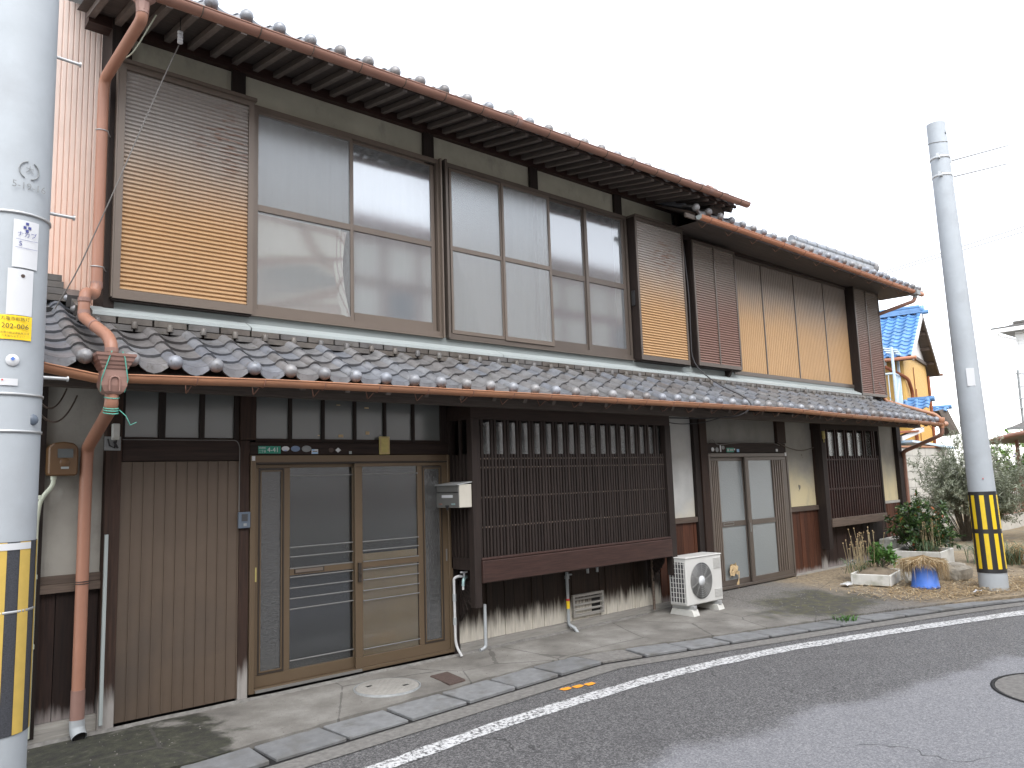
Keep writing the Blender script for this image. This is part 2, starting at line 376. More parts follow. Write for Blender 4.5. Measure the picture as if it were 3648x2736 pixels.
# ---------------------------------------------------------------- ground, road, pavement
def mk_asphalt():
    t = NT('worn_asphalt'); x = t.xyz()
    fine = t.noise(75, detail=5, rough=.85); med = t.noise(34, detail=4, rough=.7); big = t.noise(.55, (1, 1, 1), 5, .55)
    c = t.ramp(fine, [(.38, (.030, .029, .030)), (.50, (.078, .076, .077)), (.60, (.27, .265, .26))])
    c2 = t.ramp(fine, [(.38, (.115, .116, .124)), (.52, (.205, .205, .217)), (.64, (.38, .375, .37))])
    # the newer grey patch lies out in the lane, beyond an irregular edge some 1.3 m from the painted line
    e = t.math('ADD', t.math('ADD', x[1], t.math('MULTIPLY', t.math('MAXIMUM', t.math('SUBTRACT', x[0], 5.), 0.), .27)), t.math('MULTIPLY', t.math('SUBTRACT', big, .5), 1.9))
    f = t.math('SUBTRACT', 1., t.smooth(t.math('ADD', e, t.math('MULTIPLY', med, .25)), -3.15, -2.85))
    k = t.mix(f, c, c2)
    k = t.mix(t.ramp(t.noise(1.3, detail=6), [(.58, (0, 0, 0)), (.74, (.4, .4, .4))]), k, (.06, .058, .06))
    v = t.n.new('ShaderNodeTexVoronoi'); v.feature = 'DISTANCE_TO_EDGE'; v.inputs['Scale'].default_value = .42
    w = t.n.new('ShaderNodeVectorMath'); w.operation = 'ADD'
    nz = t.n.new('ShaderNodeTexNoise'); nz.inputs['Scale'].default_value = 3.; t.l.new(t.pos, nz.inputs['Vector'])
    m = t.n.new('ShaderNodeVectorMath'); m.operation = 'SCALE'; m.inputs['Scale'].default_value = .6
    t.l.new(nz.outputs['Color'], m.inputs[0]); t.l.new(t.pos, w.inputs[0]); t.l.new(m.outputs[0], w.inputs[1]); t.l.new(w.outputs[0], v.inputs['Vector'])
    cr = t.math('MULTIPLY', t.math('LESS_THAN', v.outputs['Distance'], .0028), t.ramp(t.noise(.8), [(.5, (0, 0, 0)), (.56, (.8, .8, .8))]))
    k = t.mix(cr, k, (.03, .03, .03))
    t.col(k); t.rough(t.ramp(fine, [(.3, (.75,)*3), (.7, (.55,)*3)])); t.bump(t.math('ADD', fine, t.math('MULTIPLY', med, .6)), .55, .006); return t.m
M['asphalt'] = mk_asphalt()
def mk_line():
    t = NT('worn_white_road_paint'); f = t.noise(34, detail=6, rough=.8)
    k = t.ramp(f, [(.45, (.08, .08, .08)), (.49, (.55, .55, .55)), (.8, (.72, .72, .71))]); t.col(k); t.rough(.6); t.bump(f, .4, .004); return t.m
M['line'] = mk_line()
def mk_apron():
    t = NT('stained_concrete_apron'); x = t.xyz()
    k = t.ramp(t.noise(2.0, (1, 1, 1), 7, .62), [(.30, (.10, .092, .083)), (.5, (.17, .16, .143)), (.70, (.255, .245, .225))])
    k = t.mix(t.ramp(t.noise(70, detail=3), [(.55, (0, 0, 0)), (.75, (.6, .6, .6))]), k, (.10, .093, .085))
    n = t.math('MULTIPLY', t.math('SUBTRACT', t.noise(2.2, detail=5), .5), 1.3)
    def spot(cx, cy, r0, r1, sx=1., sy=1.):
        a = t.math('POWER', t.math('MULTIPLY', t.math('SUBTRACT', x[0], cx), sx), 2.); b = t.math('POWER', t.math('MULTIPLY', t.math('SUBTRACT', x[1], cy), sy), 2.)
        d = t.math('ADD', t.math('POWER', t.math('ADD', a, b), .5), n); return t.math('SUBTRACT', 1., t.smooth(d, r0, r1))
    moss = t.ramp(t.noise(16, detail=5), [(.35, (.022, .021, .017)), (.6, (.040, .041, .026)), (.75, (.085, .08, .065))])
    k = t.mix(spot(.95, -.65, .82, 1.0, .72, 1.0), k, moss)                       # wet moss below the downpipe
    grv = t.ramp(t.noise(46, detail=4), [(.35, (.085, .08, .073)), (.6, (.17, .16, .148)), (.75, (.26, .25, .23))])
    k = t.mix(t.smooth(t.math('ADD', x[0], n), 8.6, 9.0), k, grv)                 # rough aggregate towards the right-hand door
    k = t.mix(spot(9.6, -1.35, .5, 1.0, .8, 1.2), k, t.ramp(t.noise(9), [(.4, (.050, .048, .043)), (.65, (.085, .080, .042))]))
    k = t.mix(t.math('MULTIPLY', t.smooth(t.math('ADD', x[0], n), 10.2, 11.2), .85), k, t.ramp(t.noise(20, detail=5), [(.35, (.16, .122, .075)), (.65, (.33, .255, .16))]))
    v = t.n.new('ShaderNodeTexVoronoi'); v.feature = 'DISTANCE_TO_EDGE'; v.inputs['Scale'].default_value = .9
    t.l.new(t.map((1, 1, .01)), v.inputs['Vector'])
    k = t.mix(t.math('MULTIPLY', t.math('LESS_THAN', t.math('ADD', v.outputs['Distance'], t.math('MULTIPLY', t.noise(9), .03)), .022), .6), k, (.06, .055, .05))
    t.col(k); t.rough(.9); t.bump(t.math('ADD', t.noise(30, detail=6), t.math('MULTIPLY', t.noise(120), .5)), .5, .008); return t.m
M['apron'] = mk_apron()
M['slab'] = plain('grey_concrete_slab', (.185, .188, .19), .9, .22, 11, bump=.5, rnd=.2, dirt=(.125, .122, .115))
M['strip'] = plain('gritty_concrete_strip', (.17, .162, .15), .9, .35, 22, bump=.6)
def mk_yard():
    t = NT('dry_earth_and_straw'); k = t.ramp(t.noise(6, detail=7, rough=.7), [(.3, (.15, .118, .075)), (.5, (.26, .205, .13)), (.72, (.38, .31, .20))])
    k = t.mix(t.ramp(t.noise(1.2, detail=4), [(.5, (0, 0, 0)), (.64, (.75, .75, .75))]), k, (.20, .185, .15))
    t.col(k); t.rough(.95); t.bump(t.noise(30, detail=5), .6, .02); return t.m
M['yard'] = mk_yard()
M['earth'] = plain('far_ground', (.22, .21, .18), .95, .2, .4)

struct(B(-300, 700, -400, 600, -.5, -.16).bld('ground', M['earth']))
KF = [(-8, -1.3), (0, -1.3), (1.15, -1.22), (2.21, -1.10), (2.75, -1.04), (3.32, -1.0), (3.88, -.965), (4.44, -.925), (5.0, -.885), (5.58, -.885), (6.14, -1.02), (6.65, -1.18), (7.19, -1.35),
      (7.71, -1.49), (8.21, -1.63), (8.70, -1.77), (9.26, -1.92), (9.72, -2.06), (10.21, -2.24), (10.67, -2.42), (11.15, -2.63), (11.65, -2.85), (12.15, -3.07), (12.7, -3.32), (13.3, -3.6), (20, -7.2), (40, -19)]
NX = [(-8, -1.66), (0, -1.66), (1.1, -1.58), (2.21, -1.46), (3.32, -1.385), (4.45, -1.30), (5.6, -1.235), (6.08, -1.36), (7.14, -1.65), (8.22, -1.94), (9.19, -2.21), (10.3, -2.53), (11.4, -2.9), (12.4, -3.32), (13.3, -3.75), (20, -7.35), (40, -19.15)]
kf = lambda x: lerp(KF, x)
knear = lambda x: lerp(NX, x)
xs = [-8+i*.5 for i in range(16)]+[i*.35 for i in range(40)]+[14+i for i in range(27)]
road = MB().grid(lambda u, v: (u-(v*.35 if u > 9 else 0)*min(1, (u-9)/6 if u > 9 else 0), knear(u)-.19-v*8.2+.03*math.sin(u*2.3)*(v < .01), -.10), xs, [0, .02, .1, .3, .6, 1]).bld('road', M['asphalt'])
struct(road)
strip = MB().grid(lambda u, v: (u, kf(u)+.05+(knear(u)-.22-kf(u)-.05)*v, -.094), xs, [0, .5, 1]).bld('gutter_strip', M['strip']); struct(strip)
drain = struct(MB().grid(lambda u, v: (u, kf(u)+.03+(knear(u)-.02-kf(u)-.03)*v, -.0905), xs, [0, 1]).bld('drain_channel', M['black']))
F1 = [(1.15, -1.22), (1.7, -1.15), (2.21, -1.10), (2.75, -1.04), (3.32, -1.0), (3.88, -.965), (4.44, -.925), (5.0, -.885), (5.58, -.885)]
N1 = [(1.1, -1.58), (1.65, -1.52), (2.21, -1.46), (2.78, -1.42), (3.32, -1.385), (3.90, -1.34), (4.45, -1.30), (5.01, -1.26), (5.60, -1.235)]
F2 = [(6.14, -1.02), (6.65, -1.18), (7.19, -1.35), (7.71, -1.49), (8.21, -1.63), (8.70, -1.77), (9.26, -1.92), (9.72, -2.06), (10.21, -2.24), (10.67, -2.42), (11.15, -2.63), (11.65, -2.85), (12.15, -3.07), (12.7, -3.32)]
N2 = [(6.08, -1.36), (6.61, -1.50), (7.14, -1.65), (7.68, -1.79), (8.22, -1.94), (8.71, -2.07), (9.19, -2.21), (9.75, -2.36), (10.30, -2.53), (10.9, -2.72), (11.4, -2.90), (11.9, -3.1), (12.4, -3.32), (12.9, -3.55)]
F1 = [(.05, -1.31), (.6, -1.27)]+F1; N1 = [(0, -1.67), (.55, -1.63)]+N1
for Fl, Nl in ((F1, N1), (F2, N2)):
    for i in range(len(Fl)-1):
        a, b, c, d = [Vector((*p, 0)) for p in (Fl[i], Fl[i+1], Nl[i+1], Nl[i])]
        m = (a+b+c+d)/4; t = (b-a).normalized(); q = []
        for p in (a, b, c, d):
            sgn = 1 if (m-p).dot(t) > 0 else -1
            q.append(p+t*sgn*random.uniform(.008, .024)+(m-p).normalized()*.004)
        z1 = -.066+random.uniform(-.006, .005); tl = random.uniform(-.003, .003)
        mb = MB().prism([(p.x, p.y, z1+tl*(k in (1, 2))) for k, p in enumerate(q)][::-1], (0, 0, -.04))
        mb.bld('kerb_slab', M['slab'], drain, bevel=.006)
# raised concrete infill where a slab is missing
MB().prism([(5.60, -.89, -.07), (5.62, -1.22, -.075), (6.06, -1.34, -.075), (6.12, -1.03, -.07)], (0, 0, -.03)).bld('concrete_infill', M['strip'], drain)

def ground_z(x, y):
    """level of the apron: falls from the wall to the kerb, a low rise in front of the right-hand door"""
    zb = lerp([(-8, -.05), (7.6, -.035), (9.3, .05), (30, .07)], x); k = kf(x)
    t = max(0, min(1, (y-k)/(0-k))) if y < 0 else 1
    lo = lerp([(0, -.052), (8, -.055), (10, -.05), (14, -.03), (20, .02)], x)
    return lo+(zb-lo)*(t**.8)+.008*math.sin(3.1*x+1.7*y)*math.sin(2.3*y)*min(1, 6*t*(1-t))
axs = [-6+i*.25 for i in range(24)]+[i*.12 for i in range(134)]+[16.1]
apron = MB().grid(lambda u, v: (u, kf(u)-.002+(.03-kf(u))*v+(.012*math.sin(u*9)+.01*math.sin(u*23))*(v < .02), ground_z(u, kf(u)+(.0-kf(u))*v)), axs, [0, .03, .1, .2, .3, .4, .5, .6, .7, .8, .9, 1])
apron.grid(lambda u, v: (u, kf(u)-.002+(.012*math.sin(u*9)+.01*math.sin(u*23)), ground_z(u, kf(u))-.05*(1-v)), axs, [0, 1])
struct(apron.bld('pavement', M['apron']))
yxs = [16.0+i*.5 for i in range(50)]
struct(MB().grid(lambda u, v: (u, kf(min(u, 21))+(14-kf(min(u, 21)))*v, ground_z(min(u, 20), -.5)*.4+.02+.03*math.sin(u*1.3)*math.sin(v*19)), yxs, [i/24 for i in range(25)]).bld('yard', M['yard']))
# white edge line and what is painted or set in the road
LF = [(-8, -2.15), (2.2, -2.0), (2.61, -1.955), (3.09, -1.90), (3.88, -1.83), (4.63, -1.815), (5.52, -1.83), (6.46, -1.92), (7.47, -2.11), (8.41, -2.38), (9.46, -2.70), (11.05, -3.22), (12.6, -3.80), (20, -7.6), (40, -19.3)]
LN = [(-8, -2.31), (2.2, -2.15), (2.74, -2.09), (3.72, -2.0), (4.46, -1.985), (5.34, -1.99), (6.25, -2.07), (7.23, -2.24), (8.16, -2.50), (9.19, -2.81), (10.66, -3.29), (12.3, -3.9), (20, -7.78), (40, -19.5)]
MB().grid(lambda u, v: (u, (lerp(LF, u)*(1-v)+lerp(LN, u)*v)+.006*math.sin(u*31+v*9), -.095), [-8+i*.15 for i in range(320)], [0, 1]).bld('edge_line', M['line'], road)
M['orange_pt'] = plain('orange_survey_paint', (.85, .32, .03), .7, .25, 50)
for i in range(3):
    c = Vector((4.76+i*.125, -1.585-i*.022, -.0945)); MB().add([c+Vector(p) for p in ((-.055, .028, 0), (-.02, .036, 0), (.055, .03, 0), (.05, -.022, 0), (0, -.036, 0), (-.05, -.03, 0))], [(5, 4, 3, 2, 1, 0)]).bld('orange_mark', M['orange_pt'], road)
mh = MB(); mh.lathe([(.60, -.12), (.60, -.0935)], (7.38, -4.66, 0), 40)
mo = mh.bld('manhole_surround', M['strip']); tag(mo, 'round pale concrete manhole patch in the asphalt at the right edge', 'manhole')
MB().lathe([(.605, -.094), (.605, -.0925), (.632, -.0925), (.632, -.094)], (7.38, -4.66, 0), 40).bld('joint_ring', M['black'], mo)
mc = empty('manhole_cover', (3.62, -.56, -.05))
tag(mc, 'round grey concrete manhole cover with two slots in front of the entrance door', 'manhole cover')
gz = ground_z(3.62, -.56)
lid = MB().lathe([(0, gz+.011), (.262, gz+.011), (.270, gz+.006), (.270, gz-.02)], (3.62, -.56, 0), 40).bld('lid', M['cement'], mc)
MB().lathe([(.276, gz-.02), (.276, gz+.009), (.288, gz+.006), (.288, gz-.02)], (3.62, -.56, 0), 40).bld('rim', M['grey_p'], mc)
rb = MB()
for i in range(-7, 8):
    for j in range(-7, 8):
        if (i*.032)**2+(j*.032)**2 < .235**2 and (i+j) % 2 == 0: rb.box(3.62+i*.032-.012, 3.62+i*.032+.012, -.56+j*.032-.012, -.56+j*.032+.012, gz+.011, gz+.0135)
rb.bld('raised_tread', M['cement'], mc)
for dx, dy in ((-.12, .10), (.12, -.10)): B(3.62+dx-.028, 3.62+dx+.028, -.56+dy-.014, -.56+dy+.014, gz+.0115, gz+.0142).bld('lifting_slot', M['black'], mc)
gz = ground_z(4.15, -.72)
dg = MB().prism([(4.07, -.55, gz+.013), (4.03, -.90, gz+.009), (4.22, -.88, gz+.009), (4.27, -.54, gz+.013)], (0, 0, -.03)).bld('drain_cover', M['iron'], None, bevel=.004)
tag(dg, 'small rusty brown iron plate set in the concrete beside the manhole cover', 'drain cover')
# ================================================================ the townhouse
H = empty('townhouse', (8.0, 0, 0))  # part coordinates below were back-projected from image pixels, then written out in metres
tag(H, 'long old two-storey tiled townhouse with dark wooden lattice and brown gutters', 'house')
def part(name, mb, mat, **k): return mb.bld(name, mat, H, **k)
# core walls behind everything (interior is dark)
core = MB().box(.6, 15.45, .07, .20, -.12, 3.1).box(1.56, 14.8, .09, .22, 3.0, 5.6)
core.box(15.40, 15.55, .2, 7, -.1, 3.0).box(14.75, 14.9, .22, 7, 3.0, 5.3).box(1.56, 1.70, .22, 7, 3.2, 6.2).box(.6, 15.5, 7, 7.15, -.1, 5.3)
part('core_wall', core, M['black'])

# ---- ground floor, left to right
part('plaster_panel', B(.62, 1.48, .02, .07, 1.10, 2.62), M['pl_left'])
left_post = part('left_edge_post', B(.98, 1.09, -.02, .06, 0, 2.6), M['wood_dark'])
part('rail', B(1.09, 1.48, -.012, .05, 1.05, 1.105), M['wood_ledge']); part('rail', B(1.09, 1.48, -.022, .05, .985, 1.047), M['wood_ledge'])
ws = part('left_wainscot', B(.62, 1.48, .04, .06, .05, .99), M['black'])
for i in range(6): B(.64+i*.14, .64+i*.14+.136, .015+.006*(i % 2), .04, .085, .985).bld('plank', M['wood_dk_plank'], ws)
B(.60, 1.50, -.015, .05, -.03, .082).bld('base_sill', M['wood_silver'], ws)
part('corner_post', B(1.482, 1.595, -.045, .07, -.04, 2.62), M['wood_post'], bevel=.004)
rp = MB(); px0, px1 = 1.60, 2.515
rp.box(px0, px1, -.012, .04, -.01, 1.925)
for i in range(12):
    x = px0+.0+i*.0832; rp.box(x-.004, x+.004, -.024, -.011, -.008, 1.923)
part('ribbed_metal_cladding', rp, M['brown_pan'])
part('head_beam', B(1.60, 2.52, -.03, .05, 1.93, 2.10), M['wood_dark_x'], bevel=.004)
def transom(edges, z0, z1, xa, xb):
    t = part('transom_window', MB().box(xa, xb, -.008, .03, z0-.035, z0).box(xa, xb, -.008, .03, z1, z1+.05), M['wood_dark_x'])
    prev = xa
    for a, b in edges:
        B(prev, a, -.012, .034, z0-.03, z1+.03).bld('mullion', M['wood_dark'], t)
        B(a, b, .012, .018, z0, z1).bld('pane', M['gl_tr'], t); prev = b
    B(prev, xb, -.012, .034, z0-.03, z1+.03).bld('mullion', M['wood_dark'], t)
    return t
ta = transom([(1.62, 1.87), (1.92, 2.19), (2.23, 2.48)], 2.12, 2.54, 1.597, 2.518)
part('paper_behind_transom', B(1.98, 2.13, .022, .024, 2.12, 2.32), M['curtain'])
part('post', B(2.522, 2.66, -.04, .06, 2.105, 2.62), M['wood_post'], bevel=.004)
part('post', B(2.522, 2.605, -.035, .06, -.03, 2.10), M['wood_post'], bevel=.004)
tb = transom([(2.67, 2.97), (3.0, 3.29), (3.32, 3.62), (3.65, 3.95), (3.98, 4.28), (4.31, 4.63)], 2.12, 2.54, 2.662, 4.70)
for (x, z, w, h) in ((3.47, 2.14, .05, .025), (3.76, 2.17, .04, .03), (3.75, 2.42, .045, .014), (3.45, 2.44, .04, .008), (3.26, 2.15, .02, .01)):
    B(x, x+w, .0095, .0115, z, z+h).bld('tape_scrap', M['paper'], tb)
lint = part('lintel_beam', B(2.607, 4.74, -.03, .05, 1.975, 2.085), M['wood_dark_x'], bevel=.004)
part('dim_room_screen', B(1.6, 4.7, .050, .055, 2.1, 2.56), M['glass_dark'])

# ---- entrance door: four-light bronze sliding door
D1 = part('entrance_door', MB().frame(2.61, 4.72, -.05, .045, 0, 1.972, .045, .03, .062), M['bronze'], bevel=.003)
def dp(name, mb, mat, parent=None, **k): return mb.bld(name, mat, parent, **k)
dp('head_track', B(2.655, 4.675, -.045, .03, 1.895, 1.909), M['bronze_dk'], D1)
dp('threshold', B(2.66, 3.66, -.066, -.052, .004, .026), M['chrome'], D1)
def sash(y0, x0, x1, wide, narrow, bars, slot):
    wx0, wx1 = wide; nx0, nx1 = narrow; a, b = y0, y0+.03
    s_ = MB().box(x0, x1, a, b, .03, .128).box(x0, x1, a, b, 1.862, 1.894)
    for p, q in ((x0, min(wx0, nx0)), (max(wx1, nx1), x1), (min(wx1, nx1), max(wx0, nx0))): s_.box(p, q, a, b, .128, 1.862)
    dp('door_sash', s_, M['bronze'], D1, bevel=.003)
    dp('figured_pane', B(wx0, wx1, a+.012, a+.017, .128, 1.862), M['gl_door'], D1)
    dp('pebbled_pane', B(nx0, nx1, a+.012, a+.017, .128, 1.862), M['gl_peb'], D1)
    dp('pane_bead', MB().frame(nx0-.004, nx1+.004, a-.004, a+.010, .130, 1.858, .012), M['bronze_dk'], D1)
    dp('pane_bead', MB().frame(nx0+.012, nx1-.012, a-.002, a+.010, .146, 1.842, .010), M['bronze'], D1)
    dp('lock_rail', B(wx0, wx1, a-.002, b, .922, .985), M['bronze'], D1)
    for z in bars: dp('bar', MB().tube([(wx0, a-.003, z), (wx1, a-.003, z)], .0065, 6), M['chrome'], D1)
    dp('lock_rail_trim', B(wx0, wx1, a-.007, a-.002, .976, .986), M['chrome'], D1)
sash(.005, 2.657, 3.66, (2.99, 3.61), (2.705, 2.93), (1.79, 1.163, 1.08, .905, .812, .722, .633, .20), 1)
sash(-.040, 3.612, 4.674, (3.69, 4.31), (4.37, 4.60), (1.79, 1.163, 1.08, .905, .812, .716, .625, .19), 0)
dp('mail_slot', MB().frame(3.03, 3.315, -.004, .004, .934, .974, .006), M['bronze_dk'], D1); dp('mail_slot_flap', B(3.04, 3.305, -.005, .001, .940, .968), M['sash'], D1)
dp('handle', MB().box(3.635, 3.665, -.062, -.040, .80, .975).box(3.638, 3.662, -.075, -.06, .86, .885), M['bronze_dk'], D1, bevel=.003)
dp('finger_pull', B(2.672, 2.688, .001, .004, .90, 1.02), M['ochre'], D1); dp('finger_pull', B(4.640, 4.655, -.044, -.040, .90, 1.02), M['chrome'], D1)
dp('corner_sticker', B(2.618, 2.645, -.0535, -.0505, 1.925, 1.965), M['white'], D1)
dp('screen_and_dark_sheet', B(3.68, 4.45, -.014, -.010, .05, 1.05), M['tan'], D1); dp('screen_and_dark_sheet', B(2.66, 3.69, .052, .056, .02, 1.9), M['black_p'], D1)  # black sheet stands in for the darkness of the room behind
part('post', B(4.722, 4.80, -.03, .06, -.03, 2.62), M['wood_dark'], bevel=.004)

# ---- projecting lattice bay
BX0, BX1, BY = 4.712, 7.915, -.40
L1 = part('lattice_bay', MB().box(BX0, BX1, BY-.012, .02, 2.315, 2.46), M['wood_dark_x'])
def slat_mesh(h, w, d):
    return B(-w/2, w/2, -d/2, d/2, 0, h).mesh('slat', M['wood_dark'], False)[0]
full, short = slat_mesh(2.318-.93, .030, .024), slat_mesh(1.962-.93, .0235, .024)
n = 68; x0, x1 = 4.825, 7.765
for i in range(n):
    x = x0+(x1-x0)*i/(n-1)
    put('slat', full if i % 4 in (0, 1) else short, (x+random.uniform(-.002, .002), BY+.02+random.uniform(-.002, .002), .93), L1)
for i in range(6):
    put('slat', full if i % 3 == 0 else short, (BX0+.012, -.045-i*.058, .93), L1)
for z in (1.915, 1.825, 1.525, 1.228): B(4.80, 7.79, BY+.014, BY+.030, z-.008, z+.008).bld('cross_rail', M['wood_ledge'], L1)
for z in (1.83, 1.23): B(BX0+.022, BX0+.036, BY+.05, -.01, z-.012, z+.012).bld('cross_rail', M['wood_dark'], L1)
B(BX0, BX0+.085, BY-.02, BY+.065, .46, 2.316).bld('bay_post', M['wood_dark'], L1, bevel=.003)
B(BX1-.115, BX1, BY-.02, BY+.065, .46, 2.316).bld('bay_post', M['wood_dark'], L1, bevel=.003)
B(BX0-.01, BX0+.05, -.05, .0, .82, 2.316).bld('bay_post', M['wood_dark'], L1)
B(BX1-.06, BX1, -.05, .0, .62, 2.316).bld('bay_post', M['wood_dark'], L1)
MB().box(BX0+.088, BX1-.12, BY-.045, BY-.005, .69, .905).box(BX0+.088, BX1-.12, BY-.030, BY+.06, .905, .932).bld('sill_beam', M['wood_beam'], L1, bevel=.008)
B(BX0+.004, BX0+.05, BY+.07, -.05, .815, .93).bld('sill_board', M['wood_dark'], L1)
B(BX0+.12, BX1-.06, BY+.066, .0, .74, .78).bld('floor_board', M['wood_dark_x'], L1)
B(BX0+.05, BX1-.05, BY+.10, BY+.105, 1.93, 2.30).bld('window_pane', M['gl_lat'], L1)
B(BX0+.05, BX1-.05, BY+.16, BY+.165, .75, 1.93).bld('dark_backing', M['wood_dark'], L1)  # dark sheet painted in for the unlit interior behind the slats
for i in range(9):
    x = 4.80+i*.36; B(x, x+random.uniform(.18, .31), BY+.14, BY+.145, 1.94, 2.26).bld('curtain', M['curtain'], L1)
B(BX1-.02, BX1, BY+.07, -.05, .72, 2.316).bld('side_board', M['wood_dark'], L1)
for x in (4.80, 7.80):                                              # fan-carved brackets under the bay
    br = MB(); br.prism([(x, -.02, .70), (x, -.30, .70), (x, -.27, .60), (x, -.20, .52), (x, -.12, .44), (x, -.07, .34), (x, -.02, .28)], (.035, 0, 0))
    for k in range(6):
        a = R_(8+k*15); br.bar((x-.006, -.03, .69), (x-.006, -.03-.26*math.cos(a)*(1-.02*k), .69-.36*math.sin(a)*.9-.02), .012, .012)
    br.bld('carved_bracket', M['wood_dark'], L1)
# wall below the bay
wb = part('lower_boarding', B(4.80, 8.10, .03, .06, .02, .98), M['black'])
x = 4.815
while x < 8.06:
    w = random.uniform(.128, .158); B(x, min(x+w, 8.09), .0+random.uniform(0, .009), .03, .055, .965).bld('plank', M['wood_bleach'], wb); x += w+.004
for xx in (5.18, 5.82, 6.36, 7.02, 7.55): B(xx, xx+.022, -.012, .0, .055, .965).bld('batten', M['wood_bleach'], wb)
B(4.81, 8.3, -.028, .05, -.045, .053).bld('base_sill', M['wood_silver'], wb)
vg = MB().frame(6.44, 6.955, -.03, .02, .095, .345, .028)
vent = vg.bld('vent_grille', M['wood_silver'], wb)
B(6.468, 6.927, .004, .018, .12, .32).bld('vent_back', M['black'], wb)
for k in range(3): MB().obox((6.70, -.012, .165+k*.062), (.228, 0, 0), (0, .013, .007), (0, -.002, .004)).bld('louvre', M['wood_silver'], wb)

# ---- plaster bay between lattice and right-hand door
part('plaster_panel', B(7.95, 8.93, .02, .07, 1.11, 2.62), M['pl_mid']); part('rail', B(7.95, 8.92, -.03, .05, 1.04, 1.108), M['wood_ledge'])
def boards(x0, x1, z0, z1, w, mat, y=.0, nm='wainscot'):
    p = part(nm, B(x0, x1, y+.03, y+.055, z0, z1), M['black']); x = x0
    while x < x1-.02:
        ww = w*random.uniform(.85, 1.15); B(x, min(x+ww, x1)-.004, y+random.uniform(0, .010), y+.03, z0, z1).bld('plank', M[mat], p); x += ww
    return p
boards(8.10, 8.92, .04, 1.04, .12, 'wood_red')
part('post', B(8.93, 9.045, -.035, .07, 0, 2.62), M['wood_dark'], bevel=.004); part('post', B(9.05, 9.215, -.055, .07, 0, 2.62), M['wood_post'], bevel=.004)
# ---- right-hand door
part('plaster_panel', B(9.215, 11.14, .02, .07, 2.135, 2.62), M['pl_over'])
lint2 = part('lintel_beam', B(9.215, 11.36, -.03, .06, 1.985, 2.13), M['wood_dark_x'], bevel=.004)
part('post', B(11.13, 11.385, -.035, .07, 2.135, 2.62), M['wood_post'], bevel=.004)
D2 = part('side_door', MB().frame(9.222, 11.36, -.055, .045, .065, 1.98, .042, .035, .055), M['sash2'], bevel=.003)
def sash2(y, x0, x1, g0, g1, b0, b1):
    s_ = MB().box(x0, x1, y, y+.03, .10, .175).box(x0, x1, y, y+.03, 1.872, 1.922)
    for p, q in ((x0, min(g0, b0)), (max(g1, b1), x1)): s_.box(p, q, y, y+.03, .175, 1.872)
    dp('door_sash', s_, M['sash2'], D2, bevel=.003)
    dp('rippled_pane', B(g0, g1, y+.014, y+.018, .175, 1.872), M['gl_pale'], D2)
    dp('lock_rail', B(g0, g1, y-.002, y+.028, .925, .997), M['sash2'], D2)
    dp('slat_backing', B(b0, b1, y+.016, y+.022, .175, 1.872), M['bronze_dk'], D2)
    k = 5
    for i in range(k):
        xx = b0+(b1-b0)*(i+.5)/k; dp('slat', B(xx-.014, xx+.014, y-.006, y+.016, .175, 1.872), M['sash'], D2)
sash2(.0, 9.266, 10.21, 9.53, 10.14, 9.31, 9.53)
sash2(-.045, 10.145, 11.315, 10.235, 10.88, 10.88, 11.20)
dp('mail_slot', MB().frame(9.56, 9.82, -.006, -.001, .94, .985, .008), M['chrome'], D2)
dp('lock_pull', B(10.165, 10.19, -.053, -.045, .82, .95), M['chrome'], D2); dp('lock_pull', B(9.275, 9.295, -.008, 0, .80, .88), M['chrome'], D2)
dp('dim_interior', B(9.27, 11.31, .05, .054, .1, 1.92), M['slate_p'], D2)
dp('broken_hole', MB().add([(9.64, .012, .28), (9.70, .012, .22), (9.80, .012, .24), (9.86, .012, .30), (9.83, .012, .36), (9.74, .012, .37)], [(0, 1, 2, 3, 4, 5)]), M['black'], D2)
random.seed(3)
cr = MB().grid(lambda u, v: (9.60+u*.20+random.uniform(-.02, .02), -.012-random.uniform(0, .03), .22+v*.16+random.uniform(-.02, .02)+.03*u), [i/5 for i in range(6)], [i/4 for i in range(5)], False)
cr.grid(lambda u, v: (9.80+.025*math.sin(u*7)+.022*v, -.03-.01*math.sin(u*9+v*2), .29-u*.27), [i/8 for i in range(9)], [-1, 0, 1])
dp('cardboard_patch', cr, M['paper'], D2)
# ---- cream plaster, second lattice, right corner
part('plaster_panel', B(11.36, 12.30, .02, .07, 1.12, 2.62), M['pl_cream'])
part('rail', B(11.36, 12.30, -.03, .05, 1.045, 1.115), M['wood_ledge'])
boards(11.385, 12.28, .06, 1.045, .11, 'wood_red')
part('post', B(12.285, 12.42, -.03, .07, .03, 2.62), M['wood_post'], bevel=.004)
L2 = part('lattice_window', B(12.27, 14.46, -.165, .02, 2.375, 2.50), M['wood_dark_x'])
sm_full, sm_short = B(-.0165, .0165, -.014, .014, 0, 2.378-.885).mesh('slat', M['wood_beam'], False)[0], B(-.0165, .0165, -.014, .014, 0, 1.925-.885).mesh('slat', M['wood_beam'], False)[0]
for i in range(23): put('slat', sm_full if i % 4 in (0, 1) else sm_short, (12.44+i*.0875, -.135, .885), L2)
for z in (1.865, 1.37): B(12.42, 14.41, -.143, -.125, z-.014, z+.014).bld('cross_rail', M['wood_beam'], L2)
B(12.27, 12.40, -.165, -.03, .40, 2.374).bld('window_post', M['wood_dark'], L2); B(14.40, 14.46, -.165, -.01, .74, 2.374).bld('window_post', M['wood_dark'], L2)
B(12.402, 14.46, -.185, -.02, .745, .885).bld('sill_beam', M['wood_ledge'], L2, bevel=.006)
